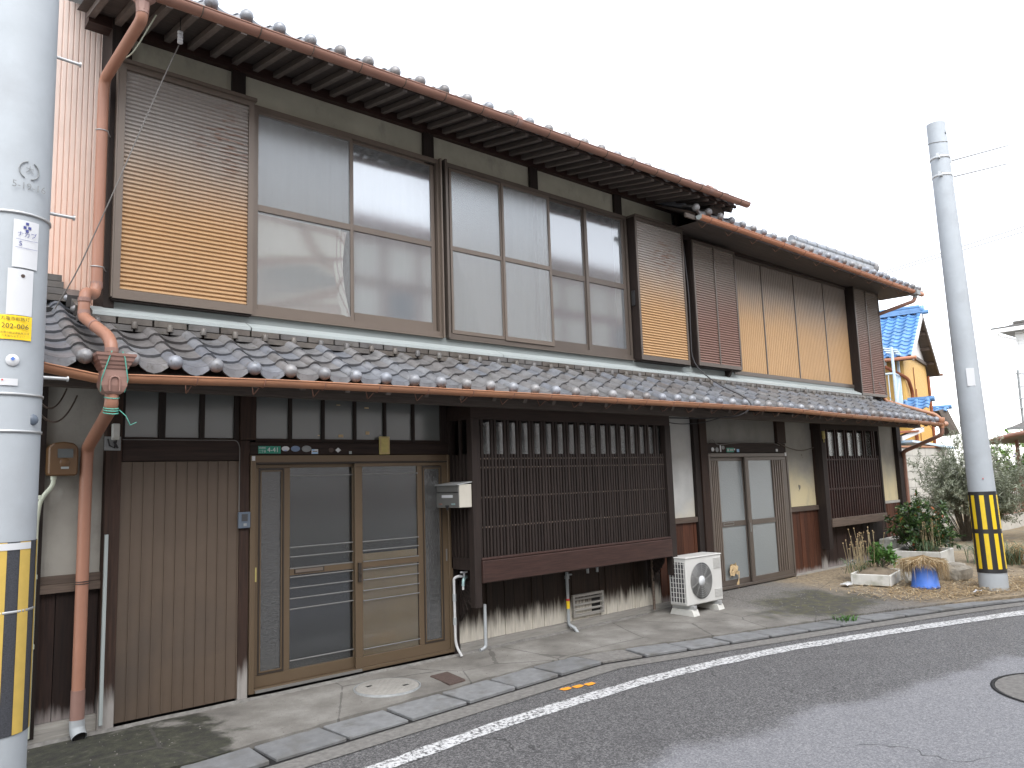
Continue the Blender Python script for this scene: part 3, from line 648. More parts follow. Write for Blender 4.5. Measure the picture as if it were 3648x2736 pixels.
B(12.40, 14.40, -.03, -.025, 1.93, 2.34).bld('window_pane', M['gl_lat'], L2); B(12.40, 14.40, -.01, -.005, .88, 1.93).bld('dark_backing', M['wood_dark'], L2)  # lower sheet is dark colour standing in for shade inside
for i in range(5): B(12.44+i*.40, 12.68+i*.40, -.012, -.008, 1.95, 2.32).bld('curtain', M['curtain'], L2)
boards(12.42, 14.80, .06, .745, .14, 'wood_dk_plank')
part('plaster_panel', B(14.46, 15.46, .02, .07, 1.08, 2.62), M['pl_cream']); part('rail', B(14.46, 15.46, -.01, .05, 1.03, 1.078), M['wood_silver'])
boards(14.80, 15.46, .08, 1.03, .10, 'wood_red')
part('corner_post', B(15.46, 15.64, -.06, .10, .03, 2.62), M['wood_dark'], bevel=.004)
part('base_sill', MB().box(8.2, 9.0, -.03, .05, -.02, .045).box(11.37, 15.6, -.035, .05, .0, .075), M['wood_silver'])
part('plinth', MB().grid(lambda u, v: (u, -.05-.012*math.sin(u*7)*math.sin(u*2.9)-.05*(1-v), ground_z(u, -.1)-.015+.035*v), [.6+i*.1 for i in range(72)], [0, .5, 1]), M['strip'])

# ---- upper floor
uw = part('upper_plaster', B(1.56, 8.82, .02, .09, 5.10, 5.45), M['pl_up'])
for a, b in ((1.47, 1.585), (2.42, 2.54), (4.48, 4.61), (6.02, 6.14), (7.53, 7.67)): part('stud', B(a, b, -.02, .09, 5.08, 5.45), M['wood_dark'])
part('wall_plate', B(1.25, 8.95, -.05, .09, 5.432, 5.64), M['wood_beam'])
part('corner_post', B(1.425, 1.50, -.06, .28, 3.12, 5.60), M['wood_dark'])
part('grey_band', MB().box(1.44, 14.05, -.035, .05, 3.02, 3.225), M['band'])
fl = MB()
for a, b, dz in ((1.33, 2.55, 0), (2.56, 5.38, -.003), (5.39, 8.75, -.004), (8.76, 11.9, -.004), (11.92, 14.3, -.006)):
    fl.add([(a, -.037, 3.125+dz), (b, -.037, 3.125+dz), (b, -.165, 3.062+dz), (a, -.165, 3.062+dz), (b, -.165, 3.035+dz), (a, -.165, 3.035+dz), (b, -.15, 3.03+dz), (a, -.15, 3.03+dz)], [(3, 2, 1, 0), (5, 4, 2, 3), (7, 6, 4, 5)])
part('flashing', fl, M['flash'])
def ribs_h(x0, x1, z0, z1, y, pitch=.0345, d=.014):
    m = MB(); n = int((z1-z0)/pitch); rows = []
    for i in range(n):
        z = z0+(z1-z0)*i/n; p = (z1-z0)/n; rows += [(y-d*.15, z), (y-d, z+p*.22), (y-d*.9, z+p*.50), (y-d*.1, z+p*.86), (y, z+p*.90)]
    rows.append((y, z1)); vs = []
    for yy, zz in rows: vs += [(x0, yy, zz), (x1, yy, zz)]
    return m.add(vs, [(2*i, 2*i+1, 2*i+3, 2*i+2) for i in range(len(rows)-1)])
def ribs_v(x0, x1, z0, z1, y, pitch=.052, d=.010):
    m = MB(); n = max(2, int((x1-x0)/pitch)); vs = []; p = (x1-x0)/n
    for i in range(n):
        x = x0+p*i
        for k, dy in ((0, 0), (.14, -d), (.82, -d), (.93, 0)): vs += [(x+p*k, y+dy, z0), (x+p*k, y+dy, z1)]
    vs += [(x1, y, z0), (x1, y, z1)]
    return m.add(vs, [(2*i, 2*i+2, 2*i+3, 2*i+1) for i in range(len(vs)//2-1)])
# shutter box at the left end
S1 = part('shutter_box', MB().frame(1.475, 2.585, -.115, -.02, 3.19, 5.135, .05, .075, .045).box(1.46, 2.60, -.14, .02, 5.135, 5.165).box(1.462, 1.474, -.112, .03, 3.2, 5.13), M['sash'], label='yellow-brown louvred shutter box at the left end of the upper floor')  # wall-plane extents from image pixels, scaled about the camera to the box's depth
ribs_h(1.525, 2.535, 3.265, 5.09, -.088).bld('ribbed_panel', M['rib1'], S1)
B(1.48, 1.49, -.02, .03, 3.2, 5.1).bld('side_strip', M['flash'], S1)
B(1.48, 2.58, -.10, .0, 3.175, 3.188).bld('underside', M['wood_dark'], S1)
# window 1
def window(name, x0, x1, z0, z1, y, mat):
    return part(name, MB().frame(x0, x1, y-.03, .03, z0, z1, .035, .05, .05).box(x0-.01, x1+.01, y-.045, .02, z0-.018, z0-.002), M[mat])
W1 = window('upper_window', 2.60, 4.645, 3.205, 5.145, -.03, 'sash')
def usash(W, x0, x1, z0, z1, y, mid, gl, mat='sash', st=.03, bot=.05, top=.03, md=.06):
    s_ = MB().frame(x0, x1, y, y+.026, z0, z1, st, bot, top).box(x0+st, x1-st, y, y+.026, mid-md/2, mid+md/2)
    s_.bld('window_sash', M[mat], W, bevel=.002)
    B(x0+st, x1-st, y+.012, y+.016, z0+bot, mid-md/2).bld('pane', M[gl], W); B(x0+st, x1-st, y+.012, y+.016, mid+md/2, z1-top).bld('pane', M[gl], W)
usash(W1, 2.62, 3.605, 3.25, 5.10, -.052, 4.185, 'gl_scr')
usash(W1, 3.585, 4.60, 3.25, 5.10, -.020, 4.20, 'gl_up', bot=.10, st=.045)
def curtain(x0, x1, z0, z1, y, W, amp=.012, mat='curtain'):
    n = int((x1-x0)/.012); ph = random.uniform(0, 6)
    m = MB().grid(lambda u, v: (u, y+amp*math.sin(u*52+ph)+amp*.7*math.sin(u*23+1.3+v*.4), v), [x0+(x1-x0)*i/n for i in range(n+1)], [z0, (z0+z1)/2, z1])
    m.bld('curtain', M[mat], W)
curtain(2.64, 4.60, 3.25, 5.10, .045, W1)
film = []                                                             # peeling film on the lower left light
for i in range(13):
    z = 3.29+.84*i/12; t = i/12; xr = 3.565-.075*math.sin(t*2.7)-.012*t
    film.append((2.655, -.045, z)); film.append((xr-.09, -.047, z)); film.append((xr, -.058-.018*t, z-(.02*t)))
MB().add(film, [(3*i+k, 3*i+k+1, 3*i+k+4, 3*i+k+3) for i in range(12) for k in (0, 1)], True).bld('peeling_film', M['film'], W1)
B(3.48, 3.575, -.038, -.036, 3.30, 4.15).bld('dark_glass_strip', M['black_p'], W1)
part('gap_cover', B(4.652, 4.715, -.02, .03, 3.2, 5.16), M['black']); part('gap_edge', B(4.636, 4.652, -.10, .0, 3.19, 5.15), M['sash']); part('gap_edge', B(4.700, 4.722, -.10, .0, 3.20, 5.16), M['sash2'])
W2 = window('upper_window', 4.725, 7.70, 3.205, 5.145, -.03, 'sash2')
usash(W2, 4.775, 5.515, 3.245, 5.09, -.060, 4.19, 'gl_scr', md=.05)
usash(W2, 5.505, 6.265, 3.245, 5.09, -.075, 4.19, 'gl_scr', md=.05)
B(6.02, 6.08, -.04, -.03, 3.3, 5.05).bld('inner_stile', M['sash'], W2); B(6.19, 6.23, -.04, -.03, 3.3, 5.05).bld('inner_stile', M['sash'], W2)
usash(W2, 6.262, 6.93, 3.245, 5.10, -.018, 4.17, 'gl_up', 'sash2', st=.045, bot=.09, md=.07)
usash(W2, 6.90, 7.66, 3.245, 5.10, -.040, 4.17, 'gl_up', 'sash2', st=.05, bot=.09, md=.07)
B(7.46, 7.61, -.024, -.020, 3.34, 5.06).bld('shade_strip', M['grey_p'], W2)
curtain(4.77, 7.65, 3.25, 5.10, .045, W2)
# second shutter box
S2 = part('shutter_box', MB().frame(7.735, 8.775, -.175, -.10, 3.195, 5.12, .035, .06, .04).box(7.72, 8.79, -.20, .02, 5.12, 5.15), M['sash2'], label='yellow-brown louvred shutter box between the windows and the right wing')
ribs_h(7.77, 8.74, 3.255, 5.08, -.155).bld('ribbed_panel', M['rib2'], S2)
B(7.725, 7.737, -.17, .03, 3.20, 5.12).bld('side_board', M['wood_dark'], S2)
B(7.735, 8.775, -.15, .0, 3.18, 3.193).bld('underside', M['wood_dark'], S2)
MB().box(7.705, 7.724, -.125, -.075, 3.92, 4.12).box(7.70, 7.71, -.115, -.105, 3.94, 4.10).bld('latch_plate', M['black_p'], S2)
part('dark_recess', B(8.80, 9.05, -.01, .06, 3.1, 5.5), M['black']); part('stud', B(8.84, 8.93, -.06, .05, 3.2, 5.3), M['wood_dark'])
# right wing, upper floor
S3 = part('shutter_box', MB().frame(8.985, 10.06, -.175, -.10, 3.21, 5.035, .028, .05, .03).box(9.495, 9.52, -.178, -.10, 3.26, 5.005), M['sash2'], label='brown double-louvred shutter box at the left of the right wing')
ribs_h(9.01, 9.50, 3.255, 5.01, -.155).bld('ribbed_panel', M['rib3'], S3); ribs_h(9.515, 10.035, 3.255, 5.01, -.155).bld('ribbed_panel', M['rib3'], S3)
B(8.968, 8.983, -.17, .03, 3.215, 5.03).bld('side_board', M['wood_dark'], S3); B(8.985, 10.06, -.15, .0, 3.195, 3.208).bld('underside', M['wood_dark'], S3)
MB().prism([(9.80, -.03, 3.20), (9.80, -.15, 3.20), (9.80, -.10, 3.12), (9.80, -.03, 3.07)], (.05, 0, 0)).bld('support_bracket', M['wood_dark'], S3)
SD = part('storm_panels', MB().box(10.05, 14.10, -.045, .03, 3.165, 3.225).box(10.05, 14.10, -.03, .03, 5.01, 5.06), M['sash2'])
ed = [10.10, 11.03, 12.04, 13.06, 14.08]
for a, b in zip(ed, ed[1:]):
    ribs_v(a+.012, b-.012, 3.225, 5.01, -.004).bld('ribbed_panel', M['rib4'], SD); B(b-.012, b+.012, -.022, .02, 3.225, 5.01).bld('stile', M['sash2'], SD)
part('corner_post', B(14.09, 14.24, -.04, .10, 2.95, 5.10), M['wood_dark'])
S4 = part('shutter_box', MB().frame(13.925, 14.955, -.175, -.10, 3.025, 5.06, .026, .045, .03).box(14.385, 14.41, -.178, -.10, 3.07, 5.03), M['sash2'], label='brown double-louvred shutter box at the right end of the upper floor')
ribs_h(13.95, 14.39, 3.065, 5.035, -.155).bld('ribbed_panel', M['rib3'], S4); ribs_h(14.405, 14.93, 3.065, 5.035, -.155).bld('ribbed_panel', M['rib3'], S4)
B(13.905, 13.923, -.17, .03, 3.03, 5.05).bld('side_board', M['wood_dark'], S4)
part('upper_side_board', B(14.2, 14.80, -.01, .10, 3.0, 5.10), M['wood_dark'])
# pinkish corrugated wall, set back beyond the left corner of the upper floor
part('corrugated_side_wall', ribs_v(.0, 1.50, 3.10, 5.75, .30, .040, .012), M['pink'])
# ================================================================ roofs
PROF = [(-.18, .010), (-.13, .034), (-.05, .049), (.05, .049), (.12, .034), (.21, .010), (.36, -.004), (.52, -.010), (.68, -.006), (.84, .010)]
def tile_mesh(w, slope, run, eave=False, over=.07):
    """one pantile: a roll at the left, a shallow pan; run = exposed length measured along y"""
    m = MB(); th = math.atan(slope); sy, sz = math.cos(th), math.sin(th); L = (run+over)/sy; lift = .030; t = .026
    def P(u, h, s): return (u*w, s*sy-(h)*sz, s*sz+(h)*sy)
    top0 = [P(u, h+lift, 0) for u, h in PROF]; top1 = [P(u, h+.001, L) for u, h in PROF]; bot0 = [P(u, h+lift-t, .004) for u, h in PROF]
    k = len(PROF); m.add(top0+top1, [(i, i+1, k+i+1, k+i) for i in range(k-1)], True)
    if not eave:
        m.add(bot0+top0, [(i, i+1, k+i+1, k+i) for i in range(k-1)])
        m.add([top0[0], bot0[0], top1[0]], [(0, 1, 2)]); m.add([top0[-1], bot0[-1], top1[-1]], [(2, 1, 0)])
    else:
        # drop lip hanging from the pan, and the ball end on the roll
        lip = []; f = []
        for u, h in PROF:
            d = .030+.036*max(0, math.sin(math.pi*max(0, min(1, (u-.10)/.78)))) if u > .1 else .022
            p = P(u, h+lift, -.004); q = (p[0], p[1]-.006, p[2]-d); lip += [p, q]
        m.add(lip, [(2*i, 2*i+1, 2*i+3, 2*i+2) for i in range(k-1)])
        m.add([lip[2*i+1] for i in range(k)]+[(lip[2*i+1][0], lip[2*i+1][1]+.03, lip[2*i+1][2]+.004) for i in range(k)], [(i, i+1, k+i+1, k+i) for i in range(k-1)])
        c = Vector(P(0, .018+lift, -.012)); r = .054
        pr = [(r*math.sin(math.pi*i/8), -r*math.cos(math.pi*i/8)) for i in range(9)]
        m.m = 1; m.lathe([(max(1e-5, a), b) for a, b in pr], c, 12, 'y'); m.m = 0
    return m.mesh('eave_tile' if eave else 'roof_tile', [M['tile'], M['tile_end']], False)[0]
def roof_field(parent, xs_, w, y0, z0, slope, run, rows, zoff=lambda x: 0, start=0):
    te, tr = tile_mesh(w, slope, run, True), tile_mesh(w, slope, run)
    for x in xs_:
        for r in range(start, rows):
            y = y0+r*run
            put('eave_tile' if r == 0 else 'roof_tile', te if r == 0 else tr, (x+random.uniform(-.002, .002), y, z0+r*run*slope+zoff(x)+random.uniform(-.0015, .0015)), parent, (0, random.uniform(-.008, .008), random.uniform(-.006, .006)))
# ---- lower pent roof over the ground floor
ze = lambda x: lerp([(0, .004), (3, 0), (6, -.004), (9, .012), (12, .0), (15.7, -.035)], x)
LR = part('lower_roof', MB().grid(lambda x, v: (x, -.76+v*.74, 2.555-.03+v*.74*.55+ze(x)-.012), [.55+i*.5 for i in range(31)]+[15.62], [0, 1]), M['wood_y'])
w_ = .2905; nx = int((15.55-.60)/w_)+1; txs = [1.152-2*w_+i*w_ for i in range(52)]
roof_field(LR, txs, w_, -.80, 2.562, .55, .158, 4, ze)
te = tile_mesh(w_, .55, .158)
for x in txs[:3]:                                                     # the roof runs further back beyond the left corner
    for r in range(4, 7): put('roof_tile', te, (x, -.80+r*.158, 2.562+r*.158*.55), LR)
for i in range(51):                                                   # abutment course and its round plugs
    x = 1.36+i*.262
    if x > 14.3: break
    z = 2.925+ze(x)*.6
    B(x+.006, x+.252, -.185, -.03, z, z+.046).bld('ridge_tile', M['tile_ridge'], LR); B(x-.12+.006, x-.12+.252, -.172, -.03, z+.056, z+.104).bld('ridge_tile', M['tile_ridge'], LR)
    MB().lathe([(.024, 0), (.026, .045), (.018, .06), (.0, .062)], (x, -.185, z+.02), 10).bld('round_plug', M['tile_ridge'], LR)
for i, (x, y) in enumerate(((1.33, -.06), (1.30, .11), (1.27, .26))):  # small ridge running back at the corner, and the stack on the side wall
    MB().obox((x, y, 3.02+i*.11), (.055, .0, 0), (0, .105, .055), (0, -.02, .045)).bld('ridge_tile', M['tile_ridge'], LR)
    MB().lathe([(0, -.03), (.026, -.024), (.03, .02)], (x-.05, y-.08, 2.99+i*.11), 10, 'y').bld('round_plug', M['tile_end'], LR)
for i in range(4): B(.3, 1.22-.012*i, .16+.012*i, .30, 3.18+i*.055, 3.228+i*.055).bld('ridge_tile', M['tile_ridge'], LR)
part('eave_beam', B(.7, 15.50, -.50, -.40, 2.435, 2.56), M['wood_eave'])
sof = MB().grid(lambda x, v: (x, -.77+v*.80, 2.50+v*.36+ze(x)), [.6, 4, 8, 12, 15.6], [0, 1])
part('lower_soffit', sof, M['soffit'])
for i in range(38):
    x = .75+i*.40; MB().bar((x, -.76, 2.515+ze(x)-.03), (x, .02, 2.855), .045, .05).bld('rafter', M['wood_y'], LR)
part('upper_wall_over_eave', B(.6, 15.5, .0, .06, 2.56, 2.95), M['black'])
# ---- main roof
UR = part('main_roof', MB().grid(lambda x, v: (x, -.775+v*4.6, 5.408+v*4.6*.45), [1.20, 9.30], [0, 1]), M['wood_y'])
w2 = .2785; uxs = [2.85*.877-5*w2+i*w2 for i in range(30)]  # first column read off the image at the wall plane, scaled about the camera
uxs = [x for x in uxs if 1.15 < x < 9.1]
roof_field(UR, uxs, w2, -.80, 5.418, .45, .165, 3)
for i in range(42):
    x = 1.27+i*.192
    MB().bar((x, -.765, 5.362), (x, .0, 5.502), .05, .05).bld('rafter', M['wood_y'], UR)
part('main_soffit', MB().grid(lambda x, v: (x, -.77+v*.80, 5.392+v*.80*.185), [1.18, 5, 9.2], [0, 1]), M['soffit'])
part('eave_board', B(1.18, 9.22, -.785, -.755, 5.365, 5.405), M['wood_dark_x'])
# left verge with its pale end board, gable end boards at the right
MB().bar((1.17, -.76, 5.43), (1.17, .75, 6.11), .04, .14).bld('verge_board', M['wood_ledge'], UR)
MB().bar((9.19, -.74, 5.39), (9.19, 1.2, 6.26), .05, .16).bld('verge_board', M['wood_eave'], UR)
gp = MB().prism([(8.86, -.62, 5.26), (9.17, -.62, 5.30), (9.17, -.62, 5.42), (8.86, -.62, 5.40)], (0, .04, 0)); gp.bld('gable_end_board', M['wood_eave'], UR)
MB().prism([(8.83, -.05, 5.0), (8.83, .9, 5.0), (8.83, .9, 6.1), (8.83, -.05, 5.68)], (.06, 0, 0)).bld('gable_wall', M['wood_dark'], UR)
# ---- right wing roof
zr = lambda x: lerp([(8, .03), (10, .0), (15.7, -.068)], x)
RR = part('wing_roof', MB().grid(lambda x, v: (x, -.63+v*4.4, 5.158+v*4.4*.45+zr(x)), [8.3+i*.5 for i in range(15)]+[15.72], [0, 1]), M['wood_y'])
w3 = .2765; rxs = [9.783-5*w3+i*w3 for i in range(27)]; rxs = [x for x in rxs if x < 15.6]
roof_field(RR, rxs, w3, -.655, 5.166, .45, .165, 4, zr)
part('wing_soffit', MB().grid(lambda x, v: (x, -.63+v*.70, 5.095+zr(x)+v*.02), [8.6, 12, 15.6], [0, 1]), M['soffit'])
part('wing_plate', B(8.95, 15.0, -.06, .08, 5.055, 5.20), M['wood_dark_x'])
part('wing_fascia', MB().grid(lambda x, v: (x, -.632, 5.06+zr(x)+.10*v), [8.45+i*.4 for i in range(19)], [0, 1]), M['wood_dark_x'])
for k in range(4):                                                    # stacked ridge and ogre-tile end that rise behind the eaves
    MB().bar((12.5, .20, 5.58+k*.052), (15.62, .20, 5.60+k*.052), .22-.03*k, .046).bld('ridge_tile', M['tile_end'], RR)
MB().tube([(12.5, .20, 5.80), (15.66, .20, 5.84)], .072, 10).bld('ridge_cap', M['tile_end'], RR)
for i in range(9): MB().lathe([(.080, -.015), (.080, .015)], (12.6+i*.36, .20, 5.801+i*.0045), 10, 'x').bld('cap_joint', M['tile_end'], RR)
MB().lathe([(0, -.03), (.10, -.03), (.13, .0), (.13, .04), (.06, .05)], (15.69, .20, 5.77), 12, 'x').bld('ogre_tile', M['tile_end'], RR)
MB().tube([(15.5, .12, 5.62), (15.98, .12, 5.62)], .055, 10).bld('ridge_cap', M['tile_end'], RR); MB().lathe([(.055, -.04), (.085, .0), (.085, .02), (0, .03)], (15.98, .12, 5.62), 10, 'x').bld('ogre_tile', M['tile_end'], RR)
MB().bar((15.70, -.62, 5.10), (15.70, 2.2, 6.35), .05, .14).bld('verge_board', M['wood_dark'], RR)
# ---- gutters and downpipes
def gutter(name, path, r, mat, brk, bmat, label=None, hook=None):
    m = MB(); n = 10; vs = []; path = [Vector(p) for p in path]
    for p in path:
        for rr, rev in ((r, 0), (r-.004, 1)):
            a = [(p.x, p.y-rr*math.cos(math.pi*j/n), p.z-rr*math.sin(math.pi*j/n)) for j in range(n+1)]; vs += a
    k = 2*(n+1)
    for i in range(len(path)-1):
        for j in range(n): m.f.append((i*k+j, i*k+j+1, (i+1)*k+j+1, (i+1)*k+j)); m.s.append(True); m.mi.append(0)
        for j in range(n): m.f.append((i*k+n+1+j, (i+1)*k+n+1+j, (i+1)*k+n+2+j, i*k+n+2+j)); m.s.append(True); m.mi.append(0)
        m.f.append((i*k, (i+1)*k, (i+1)*k+n+1, i*k+n+1)); m.s.append(False); m.mi.append(0)
    m.v = [tuple(v) for v in vs]
    for e, s_ in ((0, 1), (len(path)-1, -1)): pass
    m.tube([(p.x, p.y-r, p.z) for p in path], .006, 6)
    g = part(name, m, mat, label=label)
    for x in brk:
        z = lerp([(p.x, p.z) for p in path], x); y = lerp([(p.x, p.y) for p in path], x)
        b = MB().tube([(x, y-(r+.004)*math.cos(math.pi*j/8), z-(r+.004)*math.sin(math.pi*j/8)) for j in range(9)]+[(x, y+r+.02, z+.02)], .0045, 5)
        if hook: b.tube([(x-.02, y+r*.4, z-r-.005), (x-.03, y+r+.02, z-r-.04), (x-.03, y+r+.05, z-r-.05), (x-.02, y+r+.10, z-r+.03)], hook, 5)
        b.bld('bracket', bmat, g)
    return g
GY = -.875
gl = gutter('lower_gutter', [(1.40, GY, 2.478), (2.5, GY, 2.508), (4.0, GY, 2.525), (5.2, GY, 2.535), (8, GY, 2.552), (10, GY, 2.566), (11.5, GY, 2.538), (13.5, GY, 2.515), (15.45, GY, 2.485)], .052, M['copper'], [1.86+i*.50 for i in range(28)], M['gutter_dark'], hook=.004)
gutter('lower_gutter', [(.45, GY, 2.60), (1.22, GY, 2.468)], .052, M['copper'], [.7], M['gutter_dark'])
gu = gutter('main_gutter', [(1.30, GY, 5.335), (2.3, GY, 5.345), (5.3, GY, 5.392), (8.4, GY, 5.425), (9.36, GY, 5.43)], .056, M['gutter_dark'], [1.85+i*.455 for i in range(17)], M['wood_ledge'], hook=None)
MB().tube([(5.02+i*.0, GY, 5.388) for i in range(1)]+[(5.10, GY, 5.389)], .060, 12).bld('joint_sleeve', M['copper_dull'], gu)
MB().tube([(8.40, GY, 5.424), (8.48, GY, 5.425)], .059, 12).bld('joint_sleeve', M['copper_dull'], gu)
gr = gutter('wing_gutter', [(8.40, -.725, 5.105), (9.5, -.725, 5.105), (12.5, -.725, 5.065), (15.35, -.725, 5.025)], .050, M['gutter_orange'], [8.62+i*.62 for i in range(11)], M['gutter_dark'], hook=.004)
MB().prism([(8.395, -.775, 5.115), (8.395, -.675, 5.115), (8.395, -.69, 5.065), (8.395, -.725, 5.05), (8.395, -.76, 5.065)], (.012, 0, 0)).bld('gutter_cap', M['flash'], gr)
MB().box(8.20, 8.40, -.66, -.635, 5.07, 5.13).bld('board_end', M['wood_eave'], gr)
MB().box(15.20, 15.36, -.80, -.65, 4.955, 5.045).tube([(15.28, -.725, 4.96), (15.28, -.725, 4.90)], .04, 10).bld('outlet_box', M['grey_p'], gr)
MB().tube([(15.36, -.725, 5.018), (15.62, -.725, 5.012)], .047, 12).bld('gutter_end', M['gutter_orange'], gr)
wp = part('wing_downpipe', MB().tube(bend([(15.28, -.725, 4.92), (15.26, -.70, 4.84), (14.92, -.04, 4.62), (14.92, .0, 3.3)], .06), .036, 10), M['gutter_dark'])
part('wing_downpipe_lower', MB().tube(bend([(14.96, .05, 3.08), (15.22, .02, 3.08), (15.24, -.02, 2.98), (15.25, -.1, 2.95), (15.48, -.80, 2.66), (15.50, -.86, 2.58)], .05), .036, 10), M['copper'])
rh = part('right_rainwater_head', MB().lathe([(.045, 0), (.045, .10), (.065, .12), (.07, .19), (.06, .2), (.05, .19)], (15.50, GY, 2.40), 14), M['copper'])
MB().tube([(15.55, GY, 2.475), (15.72, GY, 2.485)], .05, 12).bld('gutter_end', M['copper'], rh)
part('right_downpipe', MB().tube(bend([(15.50, GY, 2.42), (15.50, GY, 2.28), (15.60, -.10, 2.0), (15.70, -.06, 1.9), (15.70, -.06, .03)], .07), .038, 10), M['gutter_dark'])
# left: upper head, pipe, lower head, pipe to the ground
uh = part('upper_rainwater_head', MB().lathe([(.045, 5.16), (.048, 5.20), (.05, 5.225), (.085, 5.26), (.10, 5.33), (.12, 5.40), (.118, 5.42), (.10, 5.41)], (1.435, GY, 0), 8, smooth=False), M['copper_dull'])
up_ = part('upper_downpipe', MB().tube(bend([(1.435, GY, 5.22), (1.435, GY, 5.10), (1.365, -.12, 4.94), (1.365, -.10, 4.80), (1.365, -.10, 3.27), (1.345, -.13, 3.185), (1.265, -.22, 3.185), (1.255, -.25, 3.08), (1.255, -.25, 2.985), (1.30, -.78, 2.76), (1.305, GY, 2.68), (1.305, GY, 2.55)], .055, 5), .041, 12), M['copper2'])
for a, b in (((1.435, GY, 5.20), (1.435, GY, 5.14)), ((1.365, -.10, 3.30), (1.365, -.10, 3.25)), ((1.255, -.25, 3.10), (1.255, -.25, 3.13)), ((1.256, -.255, 3.0), (1.255, -.25, 3.03)), ((1.305, GY, 2.66), (1.305, GY, 2.63)), ((1.276, -.50, 2.878), (1.278, -.53, 2.866))):
    MB().tube([a, b], .0435, 12).bld('socket', M['copper_dull'], up_)
for z in (4.52, 3.42): MB().tube([(1.365+.046*math.cos(a*.8), -.10+.046*math.sin(a*.8), z+.006*math.sin(a*.8)) for a in range(9)]+[(1.44, -.05, z-.02)], .004, 5).bld('strap', M['zinc'], up_)
def rect_ring(m, cx, cy, rows):
    vs = []; k = len(rows)
    for hx, hy, z in rows: vs += [(cx-hx, cy-hy, z), (cx+hx, cy-hy, z), (cx+hx, cy+hy, z), (cx-hx, cy+hy, z)]
    m.add(vs, [(4*i+j, 4*i+(j+1) % 4, 4*i+4+(j+1) % 4, 4*i+4+j) for i in range(k-1) for j in range(4)]+[(3, 2, 1, 0)])
    return m
lh = part('rainwater_head', rect_ring(MB(), 1.315, GY, [(.045, .045, 2.345), (.060, .055, 2.36), (.078, .065, 2.40), (.080, .068, 2.46), (.072, .064, 2.505), (.082, .072, 2.515), (.086, .076, 2.53), (.094, .084, 2.54), (.098, .088, 2.555), (.108, .096, 2.565), (.114, .10, 2.585), (.122, .108, 2.595), (.124, .11, 2.612), (.11, .10, 2.605)]), M['copper_dull'])
MB().tube([(1.285, GY-.07, 2.36), (1.285, GY-.072, 2.43)]+[(1.315-.03*math.cos(a*math.pi/6), GY-.072, 2.43+.03*math.sin(a*math.pi/6)) for a in range(1, 6)]+[(1.345, GY-.072, 2.43), (1.345, GY-.07, 2.36)], .007, 6).bld('arch_moulding', M['copper_dull'], lh)
MB().tube([(1.24, GY-.03, 2.36), (1.235, GY-.072, 2.44), (1.27, GY-.105, 2.58), (1.285, GY-.10, 2.625)], .004, 5).tube([(1.385, GY-.03, 2.36), (1.395, GY-.072, 2.44), (1.365, GY-.105, 2.58), (1.35, GY-.10, 2.625)], .004, 5).bld('green_wire_tie', M['wire_green'], lh)
dn = part('downpipe', MB().tube(bend([(1.315, GY, 2.36), (1.315, GY, 2.26), (1.345, -.10, 2.03), (1.345, -.08, 1.92), (1.345, -.08, .10)], .07, 5), .043, 14), M['copper2'])
MB().tube([(1.345, -.08, .295), (1.345, -.08, .285), (1.345, -.08, .08)], .047, 14).bld('socket', M['copper_dull'], dn)
MB().tube(bend([(1.345, -.08, .09), (1.345, -.085, .02), (1.352, -.14, -.022)], .04), .050, 14, caps=False).bld('outlet_shoe', M['pipe_grey'], dn)
MB().lathe([(0, 0), (.044, .001)], (1.350, -.128, -.016), 12, 'y').bld('outlet_mouth', M['black'], dn)
for z in (1.04, 1.055): MB().tube([(1.345+.047*math.cos(a*.8), -.08+.047*math.sin(a*.8), z) for a in range(9)], .003, 5).bld('wire_tie', M['wire_dark'], dn)
for k, z in enumerate((2.325, 2.255, 2.24, 2.222)): MB().tube([(1.315+.047*math.cos(a*.8), GY+.01*(k > 0)+.047*math.sin(a*.8), z+.012*math.sin(a*.8)) for a in range(9)], .0035, 5).bld('green_wire_tie', M['wire_green'], dn)
MB().tube([(1.36, GY-.02, 2.24), (1.40, GY-.03, 2.20), (1.43, GY-.02, 2.14), (1.47, GY-.02, 2.16)], .003, 5).bld('green_wire_tie', M['wire_green'], dn)
# ================================================================ things fixed to or standing by the house
def thing(name, loc, label, cat, group=None): return tag(empty(name, loc), label, cat, group)
# address plates, stickers and tin plates on the lintels
ap = B(2.68, 2.882, -.036, -.0305, 1.988, 2.052).bld('address_plate', M['green']); tag(ap, 'green address plate 4-41 on the beam above the entrance door', 'sign')
text('lettering', '4-41', .058, M['white'], ap, (2.812, -.0365, 2.018), (1, 0, 0), (0, 0, 1)); text('lettering', '中府町', .022, M['white'], ap, (2.715, -.0365, 2.034), (1, 0, 0), (0, 0, 1)); text('lettering', '二丁目', .022, M['white'], ap, (2.715, -.0365, 2.004), (1, 0, 0), (0, 0, 1))
def oval(cx, cz, rx, rz, mat, label, name='oval_badge', n=18, y=-.0305, cat='badge'):
    pts = [(cx+rx*math.cos(2*math.pi*i/n), y, cz+rz*math.sin(2*math.pi*i/n)) for i in range(n)]
    o = MB().prism(pts, (0, -.004, 0)).bld(name, mat); return tag(o, label, cat)
o = oval(2.928, 2.030, .036, .022, M['white'], 'small white oval badge next to the green plate on the door beam'); B(2.915, 2.940, -.0352, -.0345, 2.012, 2.018).bld('print_band', M['blue_p'], o)
oval(3.022, 2.030, .043, .026, M['blue_tin'], 'worn blue oval badge on the door beam, middle of three ovals')
oval(3.128, 2.030, .046, .029, M['grey_p'], 'worn grey oval badge on the door beam, largest of three ovals')
o = B(3.178, 3.240, -.0345, -.0305, 1.984, 2.026).bld('sticker', M['white']); tag(o, 'blue and white sticker at the lower right of the oval badges', 'sticker')
